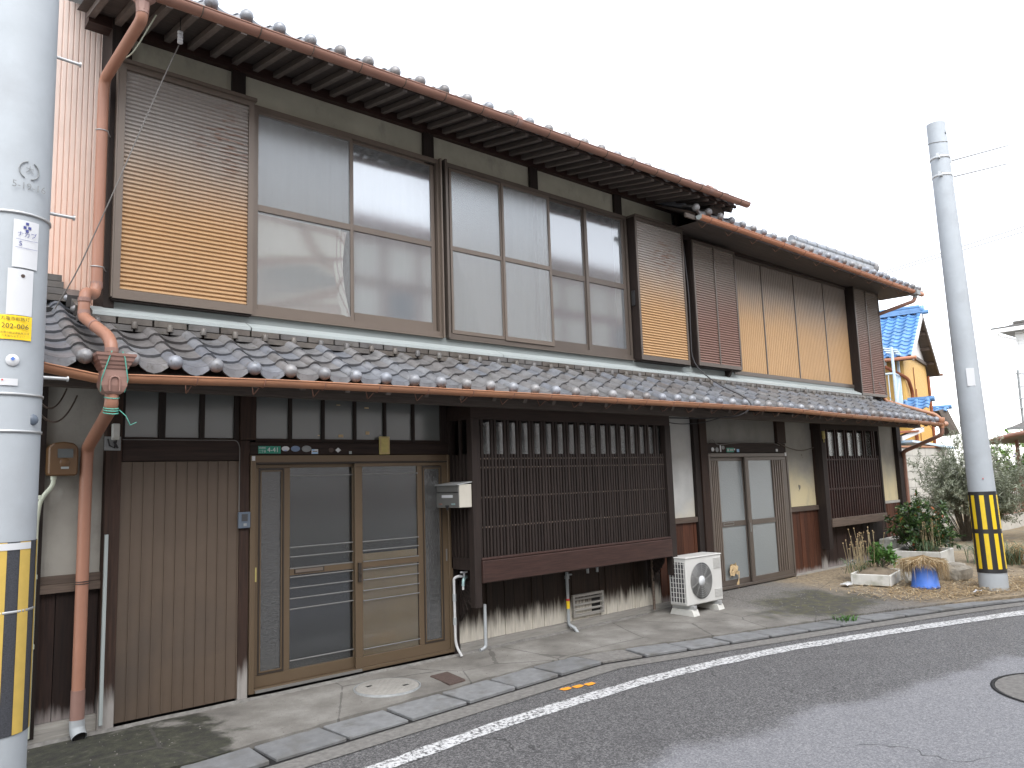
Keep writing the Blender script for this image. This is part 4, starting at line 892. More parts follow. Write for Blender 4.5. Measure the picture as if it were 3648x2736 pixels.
B(3.180, 3.238, -.0352, -.0345, 1.986, 1.998).bld('print_band', M['sky_p'], o); B(3.180, 3.205, -.0352, -.0345, 2.014, 2.024).bld('print_band', M['sky_p'], o); B(3.186, 3.232, -.0352, -.0345, 2.003, 2.009).bld('print_band', M['ink'], o)
oval(3.372, 2.018, .026, .022, M['iron'], 'dark round tin badge in the middle of the door beam', n=14)
o = MB().prism([(3.415, -.0305, 2.018), (3.443, -.0305, 2.040), (3.471, -.0305, 2.018), (3.443, -.0305, 1.996)], (0, -.004, 0)).bld('sticker', M['white']); tag(o, 'white diamond-shaped sticker on the door beam', 'sticker')
o = B(3.557, 3.583, -.0345, -.0305, 1.983, 2.008).bld('sticker', M['flash']); tag(o, 'tiny pale green square sticker on the door beam', 'sticker')
o = MB().box(3.88, 3.995, -.045, -.0305, 1.977, 2.150).bld('name_plate', M['ochre'], None, bevel=.003); tag(o, 'yellowed blank wooden plate propped above the entrance door', 'name plate')
MB().frame(3.887, 3.988, -.0475, -.045, 1.984, 2.143, .008).bld('plate_frame', M['paper'], o)
for x, z, rx, rz, m_, lb in ((9.37, 2.035, .035, .028, 'white', 'white round badge above the side door, leftmost in its row'), (9.475, 2.030, .040, .034, 'grey_p', 'grey round badge above the side door, second in its row'), (9.63, 2.062, .036, .028, 'grey_p', 'grey oval badge above the side door beside its green plate')): oval(x, z, rx, rz, M[m_], lb, 'round_badge')
o = B(9.548, 9.578, -.0345, -.0305, 2.00, 2.095).bld('sticker', M['white']); tag(o, 'narrow upright white slip on the beam above the side door', 'sticker')
o = B(9.71, 9.895, -.036, -.0305, 1.995, 2.058).bld('address_plate', M['green']); tag(o, 'small green address plate on the beam above the side door', 'sign'); B(9.725, 9.765, -.0368, -.036, 2.01, 2.045).bld('print_band', M['flash'], o); B(9.79, 9.875, -.0368, -.036, 2.018, 2.036).bld('print_band', M['flash'], o)
o = B(9.905, 9.93, -.0345, -.0305, 2.025, 2.050).bld('sticker', M['white']); tag(o, 'tiny white sticker right of the green plate above the side door', 'sticker')
o = B(9.975, 10.035, -.0345, -.0305, 1.997, 2.042).bld('sticker', M['sky_p']); tag(o, 'pale blue square sticker above the side door', 'sticker')
o = B(11.06, 11.115, -.0345, -.0305, 2.005, 2.045).bld('sticker', M['white']); tag(o, 'white sticker at the right end of the side door beam', 'sticker')
o = B(11.27, 11.32, -.0605, -.0555, 1.935, 1.99).bld('sticker', M['white']); tag(o, 'small white sticker on the top right corner of the side door frame', 'sticker')
# intercom, meter, ceramic holders
ic = thing('intercom', (2.555, -.035, 1.36), 'grey intercom on the post left of the entrance door', 'intercom')
B(2.505, 2.606, -.062, -.035, 1.36, 1.495).bld('case', M['slate_p'], ic, bevel=.004); B(2.53, 2.58, -.065, -.0615, 1.42, 1.478).bld('speaker_panel', M['ac_dark'], ic); B(2.545, 2.572, -.066, -.0615, 1.378, 1.40).bld('button', M['grey_p'], ic)
mt = thing('electric_meter', (1.185, 0, 1.82), 'brown electric meter box with a glass window beside the utility pole', 'meter')
MB().prism([(1.09, -.02, 1.84), (1.10, -.02, 1.825), (1.27, -.02, 1.825), (1.28, -.02, 1.84), (1.28, -.02, 2.03), (1.25, -.02, 2.062), (1.185, -.02, 2.072), (1.12, -.02, 2.062), (1.09, -.02, 2.03)], (0, -.11, 0)).bld('case', M['meter'], mt, bevel=.012)
B(1.145, 1.245, -.136, -.1305, 1.955, 2.02).bld('window', M['glass_dark'], mt); B(1.17, 1.22, -.137, -.1305, 1.875, 1.89).bld('label_plate', M['flash'], mt); MB().lathe([(0, -.136), (.03, -.134), (.034, -.130)], (1.195, 0, 1.92), 12, 'y').bld('dial', M['meter'], mt)
cd = MB().tube(bend([(1.135, -.08, 1.83), (1.135, -.08, 1.76), (1.06, -.06, 1.66), (1.045, -.05, 1.5), (1.045, -.05, .02)], .06), .016, 10).bld('conduit', M['cond']); tag(cd, 'pale green conduit running down the wall from the meter box', 'conduit')
for z in (1.80, 1.66, 1.10, .62): MB().tube([(1.045 if z < 1.6 else (1.135 if z > 1.7 else 1.062), -.055 if z < 1.7 else -.08, z), (1.045 if z < 1.6 else (1.135 if z > 1.7 else 1.062), -.055 if z < 1.7 else -.08, z+.03)], .021, 10).bld('coupling', M['cond'], cd)
cc = MB().box(1.490, 1.514, -.066, -.046, .01, 1.38).box(1.494, 1.503, -.070, -.0655, .01, 1.38).bld('cable_cover', M['flash']); tag(cc, 'white plastic cable cover up the corner post left of the ribbed panel', 'cable cover')
cl = thing('fuse_holder', (1.525, -.05, 2.01), 'pale ceramic fuse holder on a plate by the corner post', 'fuse holder')
B(1.468, 1.582, -.056, -.046, 2.012, 2.118).bld('base_plate', M['grey_p'], cl); B(1.512, 1.562, -.105, -.056, 2.09, 2.215).bld('ceramic_body', M['foam'], cl, bevel=.005); MB().tube([(1.49, -.06, 2.10), (1.50, -.07, 2.05), (1.535, -.07, 2.03), (1.55, -.07, 2.10)], .006, 5).tube([(1.56, -.06, 2.03), (1.53, -.07, 2.08)], .008, 5).bld('wire', M['wire_dark'], cl)
c2 = thing('fuse_holder', (12.35, -.17, 2.2), 'yellow ceramic fuse holder on the dark post of the right lattice window', 'fuse holder')
B(12.305, 12.355, -.20, -.165, 2.21, 2.34).bld('ceramic_body', M['ochre'], c2, bevel=.005); MB().tube([(12.33, -.18, 2.21), (12.335, -.18, 2.15)], .008, 5).bld('wire', M['ochre'], c2)
# mailbox on the side of the bay
mb_ = thing('mailbox', (4.63, -.21, 1.435), 'steel mailbox with a pale side hung on the side of the big lattice bay', 'mailbox')
M['box_pale'] = plain('cream_painted_steel', (.52, .49, .42), .4, .08, 8); M['box_grey'] = plain('brushed_grey_steel', (.20, .20, .19), .35, .1, 6, .4)
B(4.557, 4.708, -.405, -.02, 1.437, 1.665).bld('body', M['box_pale'], mb_, bevel=.004)
B(4.550, 4.556, -.40, -.025, 1.44, 1.66).bld('front', M['box_grey'], mb_)
MB().obox((4.622, -.212, 1.674), (.092, 0, .012), (0, .198, 0), (0, 0, .005)).bld('lid', M['zinc'], mb_)
B(4.545, 4.5495, -.39, -.035, 1.595, 1.645).bld('slot_flap', M['box_grey'], mb_); B(4.546, 4.5495, -.395, -.03, 1.584, 1.590).bld('slot_gap', M['black'], mb_)
B(4.546, 4.5495, -.30, -.12, 1.535, 1.562).bld('name_card', M['white'], mb_); B(4.545, 4.5495, -.34, -.28, 1.465, 1.48).bld('window', M['brass'], mb_); B(4.545, 4.5495, -.12, -.07, 1.465, 1.48).bld('window', M['copper_dull'], mb_)
MB().box(4.535, 4.55, -.235, -.195, 1.44, 1.462).box(4.538, 4.55, -.225, -.205, 1.415, 1.44).bld('latch', M['black_p'], mb_)
# outdoor tap, grey drain pipe, gas riser
tp = thing('outdoor_tap', (4.70, -.08, 0), 'pale standpipe with a verdigris tap between the entrance door and the lattice', 'tap')
MB().tube(bend([(4.73, -.15, -.03), (4.71, -.10, .05), (4.70, -.09, .12), (4.70, -.085, .725), (4.735, -.11, .745), (4.79, -.14, .738)], .03), .014, 8).bld('pipe', M['pipe_light'], tp)
for z in (.27, .5): MB().tube([(4.70, -.086, z), (4.70, -.086, z+.07)], .0185, 8).bld('lagging', M['pipe_grey'], tp)
MB().tube(bend([(4.795, -.14, .735), (4.765, -.18, .733), (4.735, -.20, .715), (4.725, -.205, .655)], .02), .017, 8).bld('spout', M['brass'], tp)
MB().lathe([(.024, -.012), (.028, .0), (.024, .018)], (4.790, -.145, .735), 10, 'x').bld('flange', M['brass'], tp); MB().tube([(4.758, -.182, .745), (4.758, -.182, .785)], .009, 8).tube([(4.72, -.175, .787), (4.795, -.19, .787)], .011, 6).bld('handle', M['pipe_light'], tp)
MB().tube([(4.724, -.206, .66), (4.724, -.206, .62)], .012, 8).bld('nozzle', M['pipe_light'], tp)
wp_ = MB().tube(bend([(4.87, -.36, .475), (4.87, -.36, .06), (4.80, -.36, .045)], .04), .016, 8).bld('waste_pipe', M['pipe_grey']); tag(wp_, 'short grey pipe with a bent foot under the left end of the lattice bay', 'pipe')
gp = thing('gas_riser', (6.33, -.04, 0), 'grey gas pipe with a yellow and red tag beside the vent grille', 'gas pipe')
MB().tube(bend([(6.33, -.05, .62), (6.33, -.05, .03), (6.37, -.10, .005), (6.38, -.14, -.05)], .035), .019, 10).bld('pipe', M['pipe_grey'], gp)
MB().tube([(6.33, -.05, .215), (6.33, -.05, .30)], .0215, 10).bld('tag_band', M['yellow_plate'], gp); MB().tube([(6.33, -.05, .30), (6.33, -.05, .325)], .0215, 10).bld('tag_band', M['red_p'], gp)
MB().tube([(6.33, -.05, .545), (6.33, -.05, .58)], .027, 8).box(6.30, 6.38, -.085, -.06, .585, .60).bld('valve', M['pipe_grey'], gp)
for xx in (6.52, 6.68): MB().tube([(xx, -.2, .70), (xx, -.2, .60)], .016, 8).bld('pipe_stub', M['pipe_grey'], gp)
# air-conditioner outdoor unit
AX0, AX1, AY0, AY1, AZ0, AZ1 = 7.835, 8.575, -.60, -.325, .095, .665
ac = thing('air_conditioner', (8.2, -.46, 0), 'ivory air conditioner outdoor unit standing on the concrete below the lattice bay', 'air conditioner')
B(AX0, AX1, AY0+.004, AY1, AZ0, AZ1).bld('casing', M['white_ac'], ac, bevel=.012)
B(AX0-.008, AX1+.004, AY0-.004, AY1+.006, AZ1-.006, AZ1+.012).bld('top_cover', M['white_ac'], ac, bevel=.006)
fc = (8.13, .375); fr_ = .222
MB().lathe([(0, AY0-.0005), (fr_, AY0-.0005), (fr_, AY0+.002)], (fc[0], 0, fc[1]), 40, 'y').bld('fan_recess', M['black_p'], ac)
for k in range(7):
    r = .072+.150*k/6; MB().tube([(fc[0]+r*math.cos(2*math.pi*i/36), AY0-.006, fc[1]+r*math.sin(2*math.pi*i/36)) for i in range(37)], .0020, 4, caps=False).bld('guard_ring', M['white_ac'], ac)
gs = MB()
for i in range(10):
    a = 2*math.pi*i/10+.1; gs.tube([(fc[0]+.055*math.cos(a), AY0-.0075, fc[1]+.055*math.sin(a)), (fc[0]+fr_*math.cos(a+.18), AY0-.0075, fc[1]+fr_*math.sin(a+.18))], .0014, 4)
gs.bld('guard_spokes', M['white_ac'], ac)
MB().lathe([(0, AY0-.014), (.055, AY0-.012), (.06, AY0-.004)], (fc[0], 0, fc[1]), 24, 'y').bld('hub', M['white'], ac)
for k in range(8): B(8.40, 8.55, AY0-.004, AY0+.002, .62-k*.017, .627-k*.017).bld('louvre', M['white_ac'], ac)
for k in range(6): B(8.40, 8.55, AY0-.004, AY0+.002, .15+k*.017, .157+k*.017).bld('louvre', M['white_ac'], ac)
B(AX0-.003, AX0+.002, AY0+.03, AY1-.01, AZ0+.04, AZ1-.05).bld('fin_panel', M['ac_dark'], ac)
for k in range(6): B(AX0-.012, AX0-.004, AY0+.035+k*.042, AY0+.041+k*.042, AZ0+.03, AZ1-.04).bld('guard_bar', M['white_ac'], ac)
for k in range(9): B(AX0-.010, AX0-.004, AY0+.03, AY1-.02, AZ0+.035+k*.058, AZ0+.041+k*.058).bld('guard_bar', M['white_ac'], ac)
for x in (7.93, 8.46):
    MB().prism([(x-.06, AY0-.05, -.03), (x-.06, AY1+.04, -.03), (x-.06, AY1, .05), (x-.06, AY0-.02, .05)], (.12, 0, 0)).bld('foot_block', M['foam'], ac); B(x-.03, x+.03, AY0-.03, AY1+.02, .05, .094).bld('foot', M['zinc'], ac)
MB().tube([(7.80, -.10, .9), (7.80, -.10, .02)], .018, 8).bld('refrigerant_pipe', M['wood_ledge'], ac)

# ================================================================ utility poles
M['pole'] = plain('pole_concrete', (.385, .415, .44), .75, .07, 3.5, bump=.15, dirt=(.345, .365, .385))
M['stripe_y'] = plain('faded_retroreflective_yellow', (.58, .40, .09), .45, .08, 14); M['stripe_y2'] = plain('retroreflective_yellow', (.80, .56, .02), .4, .06, 14)
M['stripe_k'] = plain('granular_black_sheet', (.045, .047, .055), .7, .5, 160)
def patch(cx, cy, r, a0, a1, z0, z1, tilt=(0, 0), n=8, taper=0):
    m = MB(); us = [R_(a0+(a1-a0)*i/n) for i in range(n+1)]
    m.grid(lambda u, v: (cx+(r-taper*v)*math.sin(u)+tilt[0]*v, cy-(r-taper*v)*math.cos(u)+tilt[1]*v, v), us, [z0, z1]); return m
pl = thing('utility_pole', (.68, -1.1, 0), 'thick concrete utility pole with number plates cropped by the left edge', 'utility pole')
PC = (.68, -1.1); PR = .197
MB().tube([(*PC, -.2), (*PC, 2), (*PC, 5), (*PC, 9)], [PR, PR-.002, PR-.006, PR-.012], 40).bld('shaft', M['pole'], pl)
MB().lathe([(PR+.003, .37), (PR+.003, 1.43)], (*PC, 0), 48).bld('hazard_sheet', M['stripe_k'], pl)
for k in range(9): patch(*PC, PR+.0052, -93+k*40, -93+k*40+20.5, .372, 1.428, n=5).bld('yellow_stripe', M['stripe_y'], pl)
patch(*PC, PR+.008, -110, 47, 1.385, 1.423, n=20).bld('white_band', M['white'], pl)
for z, m_ in ((1.04, 'zinc'), (2.275, 'zinc'), (2.06, 'zinc'), (3.36, 'zinc')): MB().lathe([(PR-.004, z-.008), (PR+.0055, z-.007), (PR+.0055, z+.007), (PR-.004, z+.008)], (*PC, 0), 48).bld('steel_band', M[m_], pl)
def plate(a0, a1, z0, z1, mat, nm='plate'): a0 += 19; a1 += 19; return patch(*PC, PR+.004, a0, a1, z0, z1).bld(nm, mat, pl)
def ptxt(s_, a, z, size, mat, r=PR+.0058):
    a = R_(a+19); return text('lettering', s_, size, M[mat], pl, (PC[0]+r*math.sin(a), PC[1]-r*math.cos(a), z), (math.cos(a), math.sin(a), 0), (0, 0, 1), .0022)
plate(-25, 15, 3.025, 3.315, M['white'], 'number_plate'); plate(-30, 9, 2.738, 3.015, M['white'], 'number_plate'); plate(-42, 10, 2.592, 2.735, M['yellow_plate'], 'street_light_plate')
ptxt('ナカブ', -5, 3.225, .036, 'ink_b'); ptxt('5', -14, 3.168, .040, 'ink_b'); ptxt('————', -5, 3.195, .03, 'ink_b'); ptxt('————', -5, 3.145, .03, 'ink_b')
for dx, dz in ((0, .03), (-.013, .006), (.013, .006), (0, -.014)):
    a = R_(14)
    c = Vector((PC[0]+(PR+.0066)*math.sin(a)+dx*math.cos(a), PC[1]-(PR+.0066)*math.cos(a)+dx*math.sin(a), 3.265+dz)); MB().obox(c, (.008*math.cos(a), .008*math.sin(a), 0), (0, 0, .008), (0, -.0006, 0)).bld('emblem', M['ink_b'], pl)
ptxt('丸亀市街路灯', -16, 2.712, .0245, 'ink'); ptxt('202-006', -16, 2.668, .042, 'ink'); ptxt('故障の時は市役所又は', -16, 2.628, .0145, 'ink'); ptxt('へお知らせ下さい', -18, 2.609, .0145, 'ink')
a = R_(11); MB().lathe([(.011, -.003), (.011, .0)], (PC[0]+(PR+.004)*math.sin(a), PC[1]-(PR+.004)*math.cos(a), 2.975), 10, 'y').bld('rusty_bolt', M['iron'], pl)
for a_, z_, m_, s_ in ((-17, 2.47, 'white', '点検'),):
    a = R_(a_+19); c = (PC[0]+(PR+.003)*math.sin(a), PC[1]-(PR+.003)*math.cos(a), z_); MB().lathe([(0, -.002), (.034, -.0015), (.035, 0)], c, 20, 'y').bld('round_sticker', M['white'], pl); ptxt('◆', a_, z_+.006, .026, 'blue_p', PR+.007)
plate(-34, -8, 2.322, 2.362, M['white'], 'small_plate'); ptxt('◆', -30, 2.352, .012, 'red_p'); plate(-80, -28, 1.545, 1.59, M['white'], 'small_plate')
ptxt('大', -5, 3.63, .05, 'grey_p', PR+.0012); ptxt('5-19-16', -5, 3.525, .06, 'grey_p', PR+.0012)
for k in range(2):
    MB().tube([(PC[0]+(PR+.0005)*math.sin(R_(14)+.055*math.cos(t)/PR), PC[1]-(PR+.0005)*math.cos(R_(14)+.055*math.cos(t)/PR), 3.63+.055*math.sin(t)) for t in [R_(100+180*k+i*16) for i in range(10)]], .0035, 4).bld('stencil_ring', M['grey_p'], pl)
a = R_(40); MB().lathe([(0, -.008), (.026, -.007), (.034, 0.004)], (PC[0]+(PR-.002)*math.sin(a), PC[1]-(PR-.002)*math.cos(a), 2.13), 14, 'y').bld('plugged_hole', M['slate_p'], pl)
for z in (4.50, 3.45, 2.405): MB().tube([(PC[0]+PR-.02, -1.1, z), (PC[0]+.325, -1.09, z)], .011, 8).tube([(PC[0]+.325, -1.09, z), (PC[0]+.335, -1.09, z)], .018, 6).bld('step_bolt', M['zinc'], pl)
for (p, q, sag, lb) in (((.87, -1.05, 2.265), (1.20, -.06, 2.47), .09, 'upper brown service cable sagging from the left pole to the eaves'), ((.87, -1.05, 2.195), (1.27, -.06, 2.42), .12, 'lower brown service cable sagging from the left pole to the wall')):
    p, q = Vector(p), Vector(q); tag(MB().tube([p.lerp(q, i/12)-Vector((0, 0, sag*4*(i/12)*(1-i/12))) for i in range(13)], .006, 6).bld('service_cable', M['wood_ledge']), lb, 'cable', 'service cables at the left pole')
# right pole, leaning a little
Q0, Q1 = Vector((12.13, -2.56, 0)), Vector((12.13, -2.45, 6.80))
qx = lambda z: Q0.lerp(Q1, z/6.80)
pr_ = thing('utility_pole', (12.13, -2.56, 0), 'tall pale concrete pole with yellow and black stripes on the dry grass', 'utility pole')
MB().tube([qx(-.1), qx(2), qx(4.5), qx(6.80)], [.180, .166, .146, .126], 36).bld('shaft', M['pole'], pr_)
hz = MB(); hz.tube([qx(.21), qx(1.32)], [.183, .175], 36, caps=False); hz.bld('hazard_sheet', M['black_p'], pr_)
for z0, z1 in ((.265, .745), (.805, 1.27)):
    for k in range(9):
        a0, a1 = R_(-90+k*40+4), R_(-90+k*40+22); m = MB()
        m.grid(lambda u, v: tuple(qx(v)+Vector(((.1855-.0075*v)*math.sin(u), -(.1855-.0075*v)*math.cos(u), 0))), [a0+(a1-a0)*i/4 for i in range(5)], [z0, z1]); m.bld('yellow_stripe', M['stripe_y2'], pr_)
for z in (6.25, 5.97):
    c = qx(z); MB().lathe([(.131, -.022), (.138, -.02), (.138, .02), (.131, .022)], c, 28).box(c.x-.20, c.x-.12, c.y-.05, c.y-.02, z-.035, z+.035).box(c.x+.11, c.x+.20, c.y-.09, c.y-.04, z-.03, z+.03).bld('pole_band', M['zinc'], pr_)
c = qx(6.5); MB().tube([(c.x+.132*math.cos(t*.5), c.y+.132*math.sin(t*.5), c.z+.03*math.sin(t*.5+.8)) for t in range(14)], .006, 5).bld('wire_tie', M['wire_grey'], pr_)
MB().lathe([(0, -.004), (.022, -.003), (.022, 0)], (c.x-.02, c.y-.129, 6.62), 10, 'y').bld('bolt_hole', M['grey_p'], pr_)
c = qx(2.93); a = R_(-58); n_ = Vector((math.sin(a), -math.cos(a), 0)); MB().obox(c+n_*.160, Vector((math.cos(a), math.sin(a), 0))*.052, (0, 0, .128), n_*.003).bld('number_plate', M['white'], pr_, bevel=.004)
c = qx(1.50); a = R_(-62); MB().lathe([(0, -.006), (.011, -.006), (.011, 0)], c+Vector((math.sin(a), -math.cos(a), 0))*.174, 8, 'y').bld('red_stud', M['red_p'], pr_)
for z, e, lb in ((6.13, (16.5, -2.2, 7.75), 'upper thin wire running from the top of the right pole'), (5.88, (16.5, -2.15, 7.4), 'lower thin wire running from the second band of the right pole')):
    c = qx(z+.1); tag(MB().tube([c+Vector((.15, -.05, 0)), Vector(e)], .011, 5).bld('overhead_wire', M['wire_grey']), lb, 'wire', 'wires at the right pole')
for dz, lb in ((0, 'upper of two faint wires crossing behind the right pole from the wing roof'), (-.06, 'lower of two faint wires crossing behind the right pole from the wing roof')):
    tag(MB().tube([Vector((20.06, 1.94, 6.73+dz)), Vector((24.5, -2.2, 8.46+dz*3))], .013, 5).bld('overhead_wire', M['wire_grey']), lb, 'wire', 'wires behind the right pole')
# wires on the house
def wire(pts, r, mat, label): return tag(MB().tube(bend(pts, .25, 4), r, 6).bld('wire', M[mat]), label, 'wire')
wire([(1.80, -.52, 5.20), (1.66, -.50, 4.79), (1.43, -.48, 4.07), (1.36, -.46, 3.85), (1.19, -.30, 3.30), (1.09, -.12, 3.05)], .0045, 'wire_grey', 'thin grey wire from the eaves slanting across the left shutter box')
wire([(1.60, -.62, 5.33), (1.50, -.4, 5.08), (1.49, -.14, 5.15)], .005, 'cond', 'pale frayed wire under the eaves by the upper downpipe')
iz = thing('insulator', (1.80, -.55, 5.19), 'small white string insulator hanging from the eaves at the left', 'insulator')
for k in range(4): MB().lathe([(.012, 0), (.022, .006), (.022, .018), (.012, .024)], (1.80, -.55, 5.20+k*.027), 10).bld('porcelain_bell', M['white'], iz)
MB().tube([(1.80, -.55, 5.30), (1.80, -.55, 5.42)], .004, 5).bld('hook', M['wire_dark'], iz)
wire([(8.79, -.16, 4.95), (8.80, -.2, 4.2), (8.80, -.18, 3.22), (8.95, -.42, 2.93), (9.10, -.78, 2.70), (9.05, -.93, 2.56), (8.85, -.85, 2.43), (8.5, -.55, 2.41), (8.1, -.2, 2.44)], .009, 'wire_dark', 'black cable looping from the shutter box over the lower tiles')
wire([(8.9, -.6, 2.45), (8.6, -.4, 2.36), (8.3, -.2, 2.36), (8.05, -.1, 2.43)], .006, 'wire_dark', 'thin black cable sagging below the eaves near the plaster panel')
wire([(11.1, -.04, 2.15), (11.4, -.05, 2.06), (11.8, -.05, 2.01), (12.2, -.06, 2.07)], .008, 'wood_eave', 'thick old cable sagging across the cream plaster')
wire([(9.25, -.04, 2.12), (9.35, -.045, 2.20), (9.45, -.045, 2.10), (10.1, -.045, 2.14), (10.9, -.045, 2.15), (11.15, -.05, 2.10)], .006, 'wire_grey', 'thin grey cable along the beam above the side door')
wire([(16.6, 2.0, 4.95), (14.95, .3, 4.1), (14.6, -.25, 3.15), (14.35, -.55, 2.86), (14.0, -.80, 2.70), (13.95, -.93, 2.52)], .005, 'wire_grey', 'thin wire falling past the right shutter box to the lower gutter')
wire([(1.60, -.035, 2.098), (2.49, -.035, 2.10), (2.515, -.04, 2.05), (2.515, -.04, 1.50)], .004, 'wire_grey', 'thin bell wire running along the beam to the intercom')
# ================================================================ plants and clutter at the right
def leafmat(name, c, c2, rough=.5, trans=.25):
    t = NT(name); k = t.ramp(t.noise(5, detail=3), [(.3, c), (.7, c2)]); t.col(k); t.rough(rough)
    tr = t.n.new('ShaderNodeBsdfTranslucent'); t.l.new(k, tr.inputs[0]); m = t.n.new('ShaderNodeMixShader'); m.inputs[0].default_value = trans
    t.l.new(t.p.outputs[0], m.inputs[1]); t.l.new(tr.outputs[0], m.inputs[2]); t.l.new(m.outputs[0], t.out.inputs[0]); return t.m
M['lf_olive'] = leafmat('grey_green_leaf', (.15, .175, .115), (.27, .295, .205)); M['lf_olive2'] = leafmat('silvery_leaf', (.26, .28, .21), (.40, .42, .33))
M['lf_gloss'] = leafmat('glossy_dark_leaf', (.022, .05, .018), (.055, .11, .035), .28); M['lf_gloss2'] = leafmat('glossy_light_leaf', (.07, .13, .035), (.13, .21, .06), .3)
M['lf_green'] = leafmat('fresh_green_leaf', (.05, .13, .03), (.11, .24, .05)); M['lf_lime'] = leafmat('lime_leaf', (.13, .24, .05), (.25, .38, .10))
M['lf_blade'] = leafmat('blue_green_blade', (.08, .13, .07), (.16, .22, .12)); M['straw'] = leafmat('dry_straw', (.36, .25, .13), (.60, .46, .27), .8); M['straw2'] = leafmat('pale_dry_stalk', (.38, .30, .17), (.58, .48, .30), .8)
M['straw_b'] = leafmat('brown_straw', (.22, .14, .06), (.36, .25, .12), .8); M['straw_c'] = leafmat('bleached_straw', (.52, .43, .28), (.68, .58, .42), .8); M['bark'] = plain('grey_bark', (.13, .11, .085), .9, .3, 20, bump=.6); M['petal'] = plain('violet_petal', (.35, .26, .62), .6, .2, 20); M['red_lf'] = leafmat('reddish_leaf', (.28, .07, .03), (.40, .14, .05))
def leaf(m, p, d, n, L, w):
    """pointed leaf folded along its midrib"""
    d = d.normalized(); s_ = d.cross(n); s_ = s_.normalized() if s_.length > 1e-4 else d.orthogonal().normalized(); u = s_.cross(d)
    m.add([p, p+d*L*.45+s_*w*.5+u*w*.15, p+d*L, p+d*L*.45-s_*w*.5+u*w*.15], [(0, 1, 2), (0, 2, 3)], True)
def rv(): return Vector((random.gauss(0, 1), random.gauss(0, 1), random.gauss(0, 1))).normalized()
def bush(name, base, centre, rad, nb, per, L, w, mats, label, cat, stem_r=.012, droop=0., twigs=3, hang=.3):
    """shrub: stems from the base to an uneven crown, leaves set along the twigs"""
    t = thing(name, base, label, cat); base, centre = Vector(base), Vector(centre); st = MB(); cr_ = MB(); n = 0
    for b in range(nb):
        v = rv(); v.z = abs(v.z)*1.0-.25+random.uniform(-.3, .3)*.5; k = random.uniform(.62, 1.06)
        tip = centre+Vector((v.x*rad[0], v.y*rad[1], v.z*rad[2]))*k
        mid = base.lerp(tip, .45)+Vector((random.uniform(-.1, .1), random.uniform(-.1, .1), .12*rad[2])); pts = bend([base+Vector((random.uniform(-.06, .06), random.uniform(-.06, .06), 0)), mid, tip], .5, 5)
        st.tube(pts, [stem_r*(1-.75*i/(len(pts)-1)) for i in range(len(pts))], 5)
        for q in range(twigs):
            s0 = pts[random.randint(len(pts)//2, len(pts)-1)]; dr = ((tip-base).normalized()+rv()*.9).normalized(); ln = random.uniform(.18, .42)*rad[0]
            e = s0+dr*ln+Vector((0, 0, -droop*ln)); st.tube([s0, s0.lerp(e, .5)+Vector((0, 0, .02)), e], [stem_r*.3, stem_r*.22, stem_r*.12], 4)
            for i in range(per):
                f = random.uniform(.1, 1.05); p = s0.lerp(e, f)+rv()*.012; cr_.m = 0 if random.random() < .68 else 1
                if len(mats) > 2 and random.random() < .03: cr_.m = 2
                leaf(cr_, p, (dr*.5+rv()*.8+Vector((0, 0, hang*random.uniform(-1, .6)))), rv()+Vector((0, 0, 1.2)), L*random.uniform(.65, 1.25), w*random.uniform(.75, 1.2))
    st.bld('stems', M['bark'], t); cr_.bld('crown', [M[x] for x in mats], t); return t
random.seed(21)
bush('olive_bush', (18.75, .05, .0), (18.85, -.15, 1.15), (1.35, 1.25, 1.30), 120, 36, .095, .022, ['lf_olive', 'lf_olive2'], 'airy grey-green olive-like bush behind the striped pole', 'bush', .008, twigs=6)
bush('evergreen_shrub', (14.45, -.72, .05), (14.40, -.80, .62), (.54, .52, .56), 80, 16, .09, .038, ['lf_gloss', 'lf_gloss2', 'red_lf'], 'dark glossy evergreen shrub at the right corner of the house', 'shrub', .010, twigs=4)
bush('flowering_tree', (27.9, 1.2, .1), (28.0, 1.1, 1.9), (1.2, 1.2, .95), 46, 20, .15, .06, ['lf_lime', 'lf_green', 'petal'], 'bright green bush with violet flowers under the far canopy', 'bush', .03, twigs=5)
bush('grey_green_bush', (20.6, -1.6, .05), (20.5, -1.5, 1.05), (1.0, .9, 1.25), 70, 36, .095, .022, ['lf_olive', 'lf_olive2'], 'grey-green bush right of the striped pole by the picture edge', 'bush', .008, twigs=5)
# foam-box planters
def foam_box(name, c, hx, hy, h, ang, label, z0=.02, wall=.03):
    t = thing(name, (*c, z0), label, 'planter'); a = R_(ang); u = Vector((math.cos(a), math.sin(a), 0)); v = Vector((-math.sin(a), math.cos(a), 0)); c3 = Vector((*c, z0))
    m = MB()
    for s_ in (-1, 1):
        m.obox(c3+v*s_*(hy-wall/2)+Vector((0, 0, h/2)), u*hx, v*wall/2, (0, 0, h/2+random.uniform(-.006, .006))); m.obox(c3+u*s_*(hx-wall/2)+Vector((0, 0, h/2)), u*wall/2, v*(hy-wall), (0, 0, h/2-.004))
    m.bld('box', M['foam'], t, bevel=.008)
    MB().grid(lambda p, q: tuple(c3+u*(p*(hx-wall))+v*(q*(hy-wall))+Vector((0, 0, h*.82+(.09 if h < .2 else .02)*(1-p*p)*(1-q*q)+random.uniform(-.008, .012)))), [-1+i/5 for i in range(11)], [-1+i/5 for i in range(11)]).bld('soil', M['soil'], t)
    return t
foam_box('foam_planter', (11.63, -1.19), .43, .27, .165, 12, 'low weathered white foam planter with a soil mound left of the blue bucket')
foam_box('foam_planter', (14.1, -.86), .42, .40, .29, 7, 'large white foam planter behind the blue bucket', .0)
foam_box('foam_planter', (14.75, -.16), .40, .15, .38, 4, 'white foam planter at the foot of the house corner, half hidden', .03)
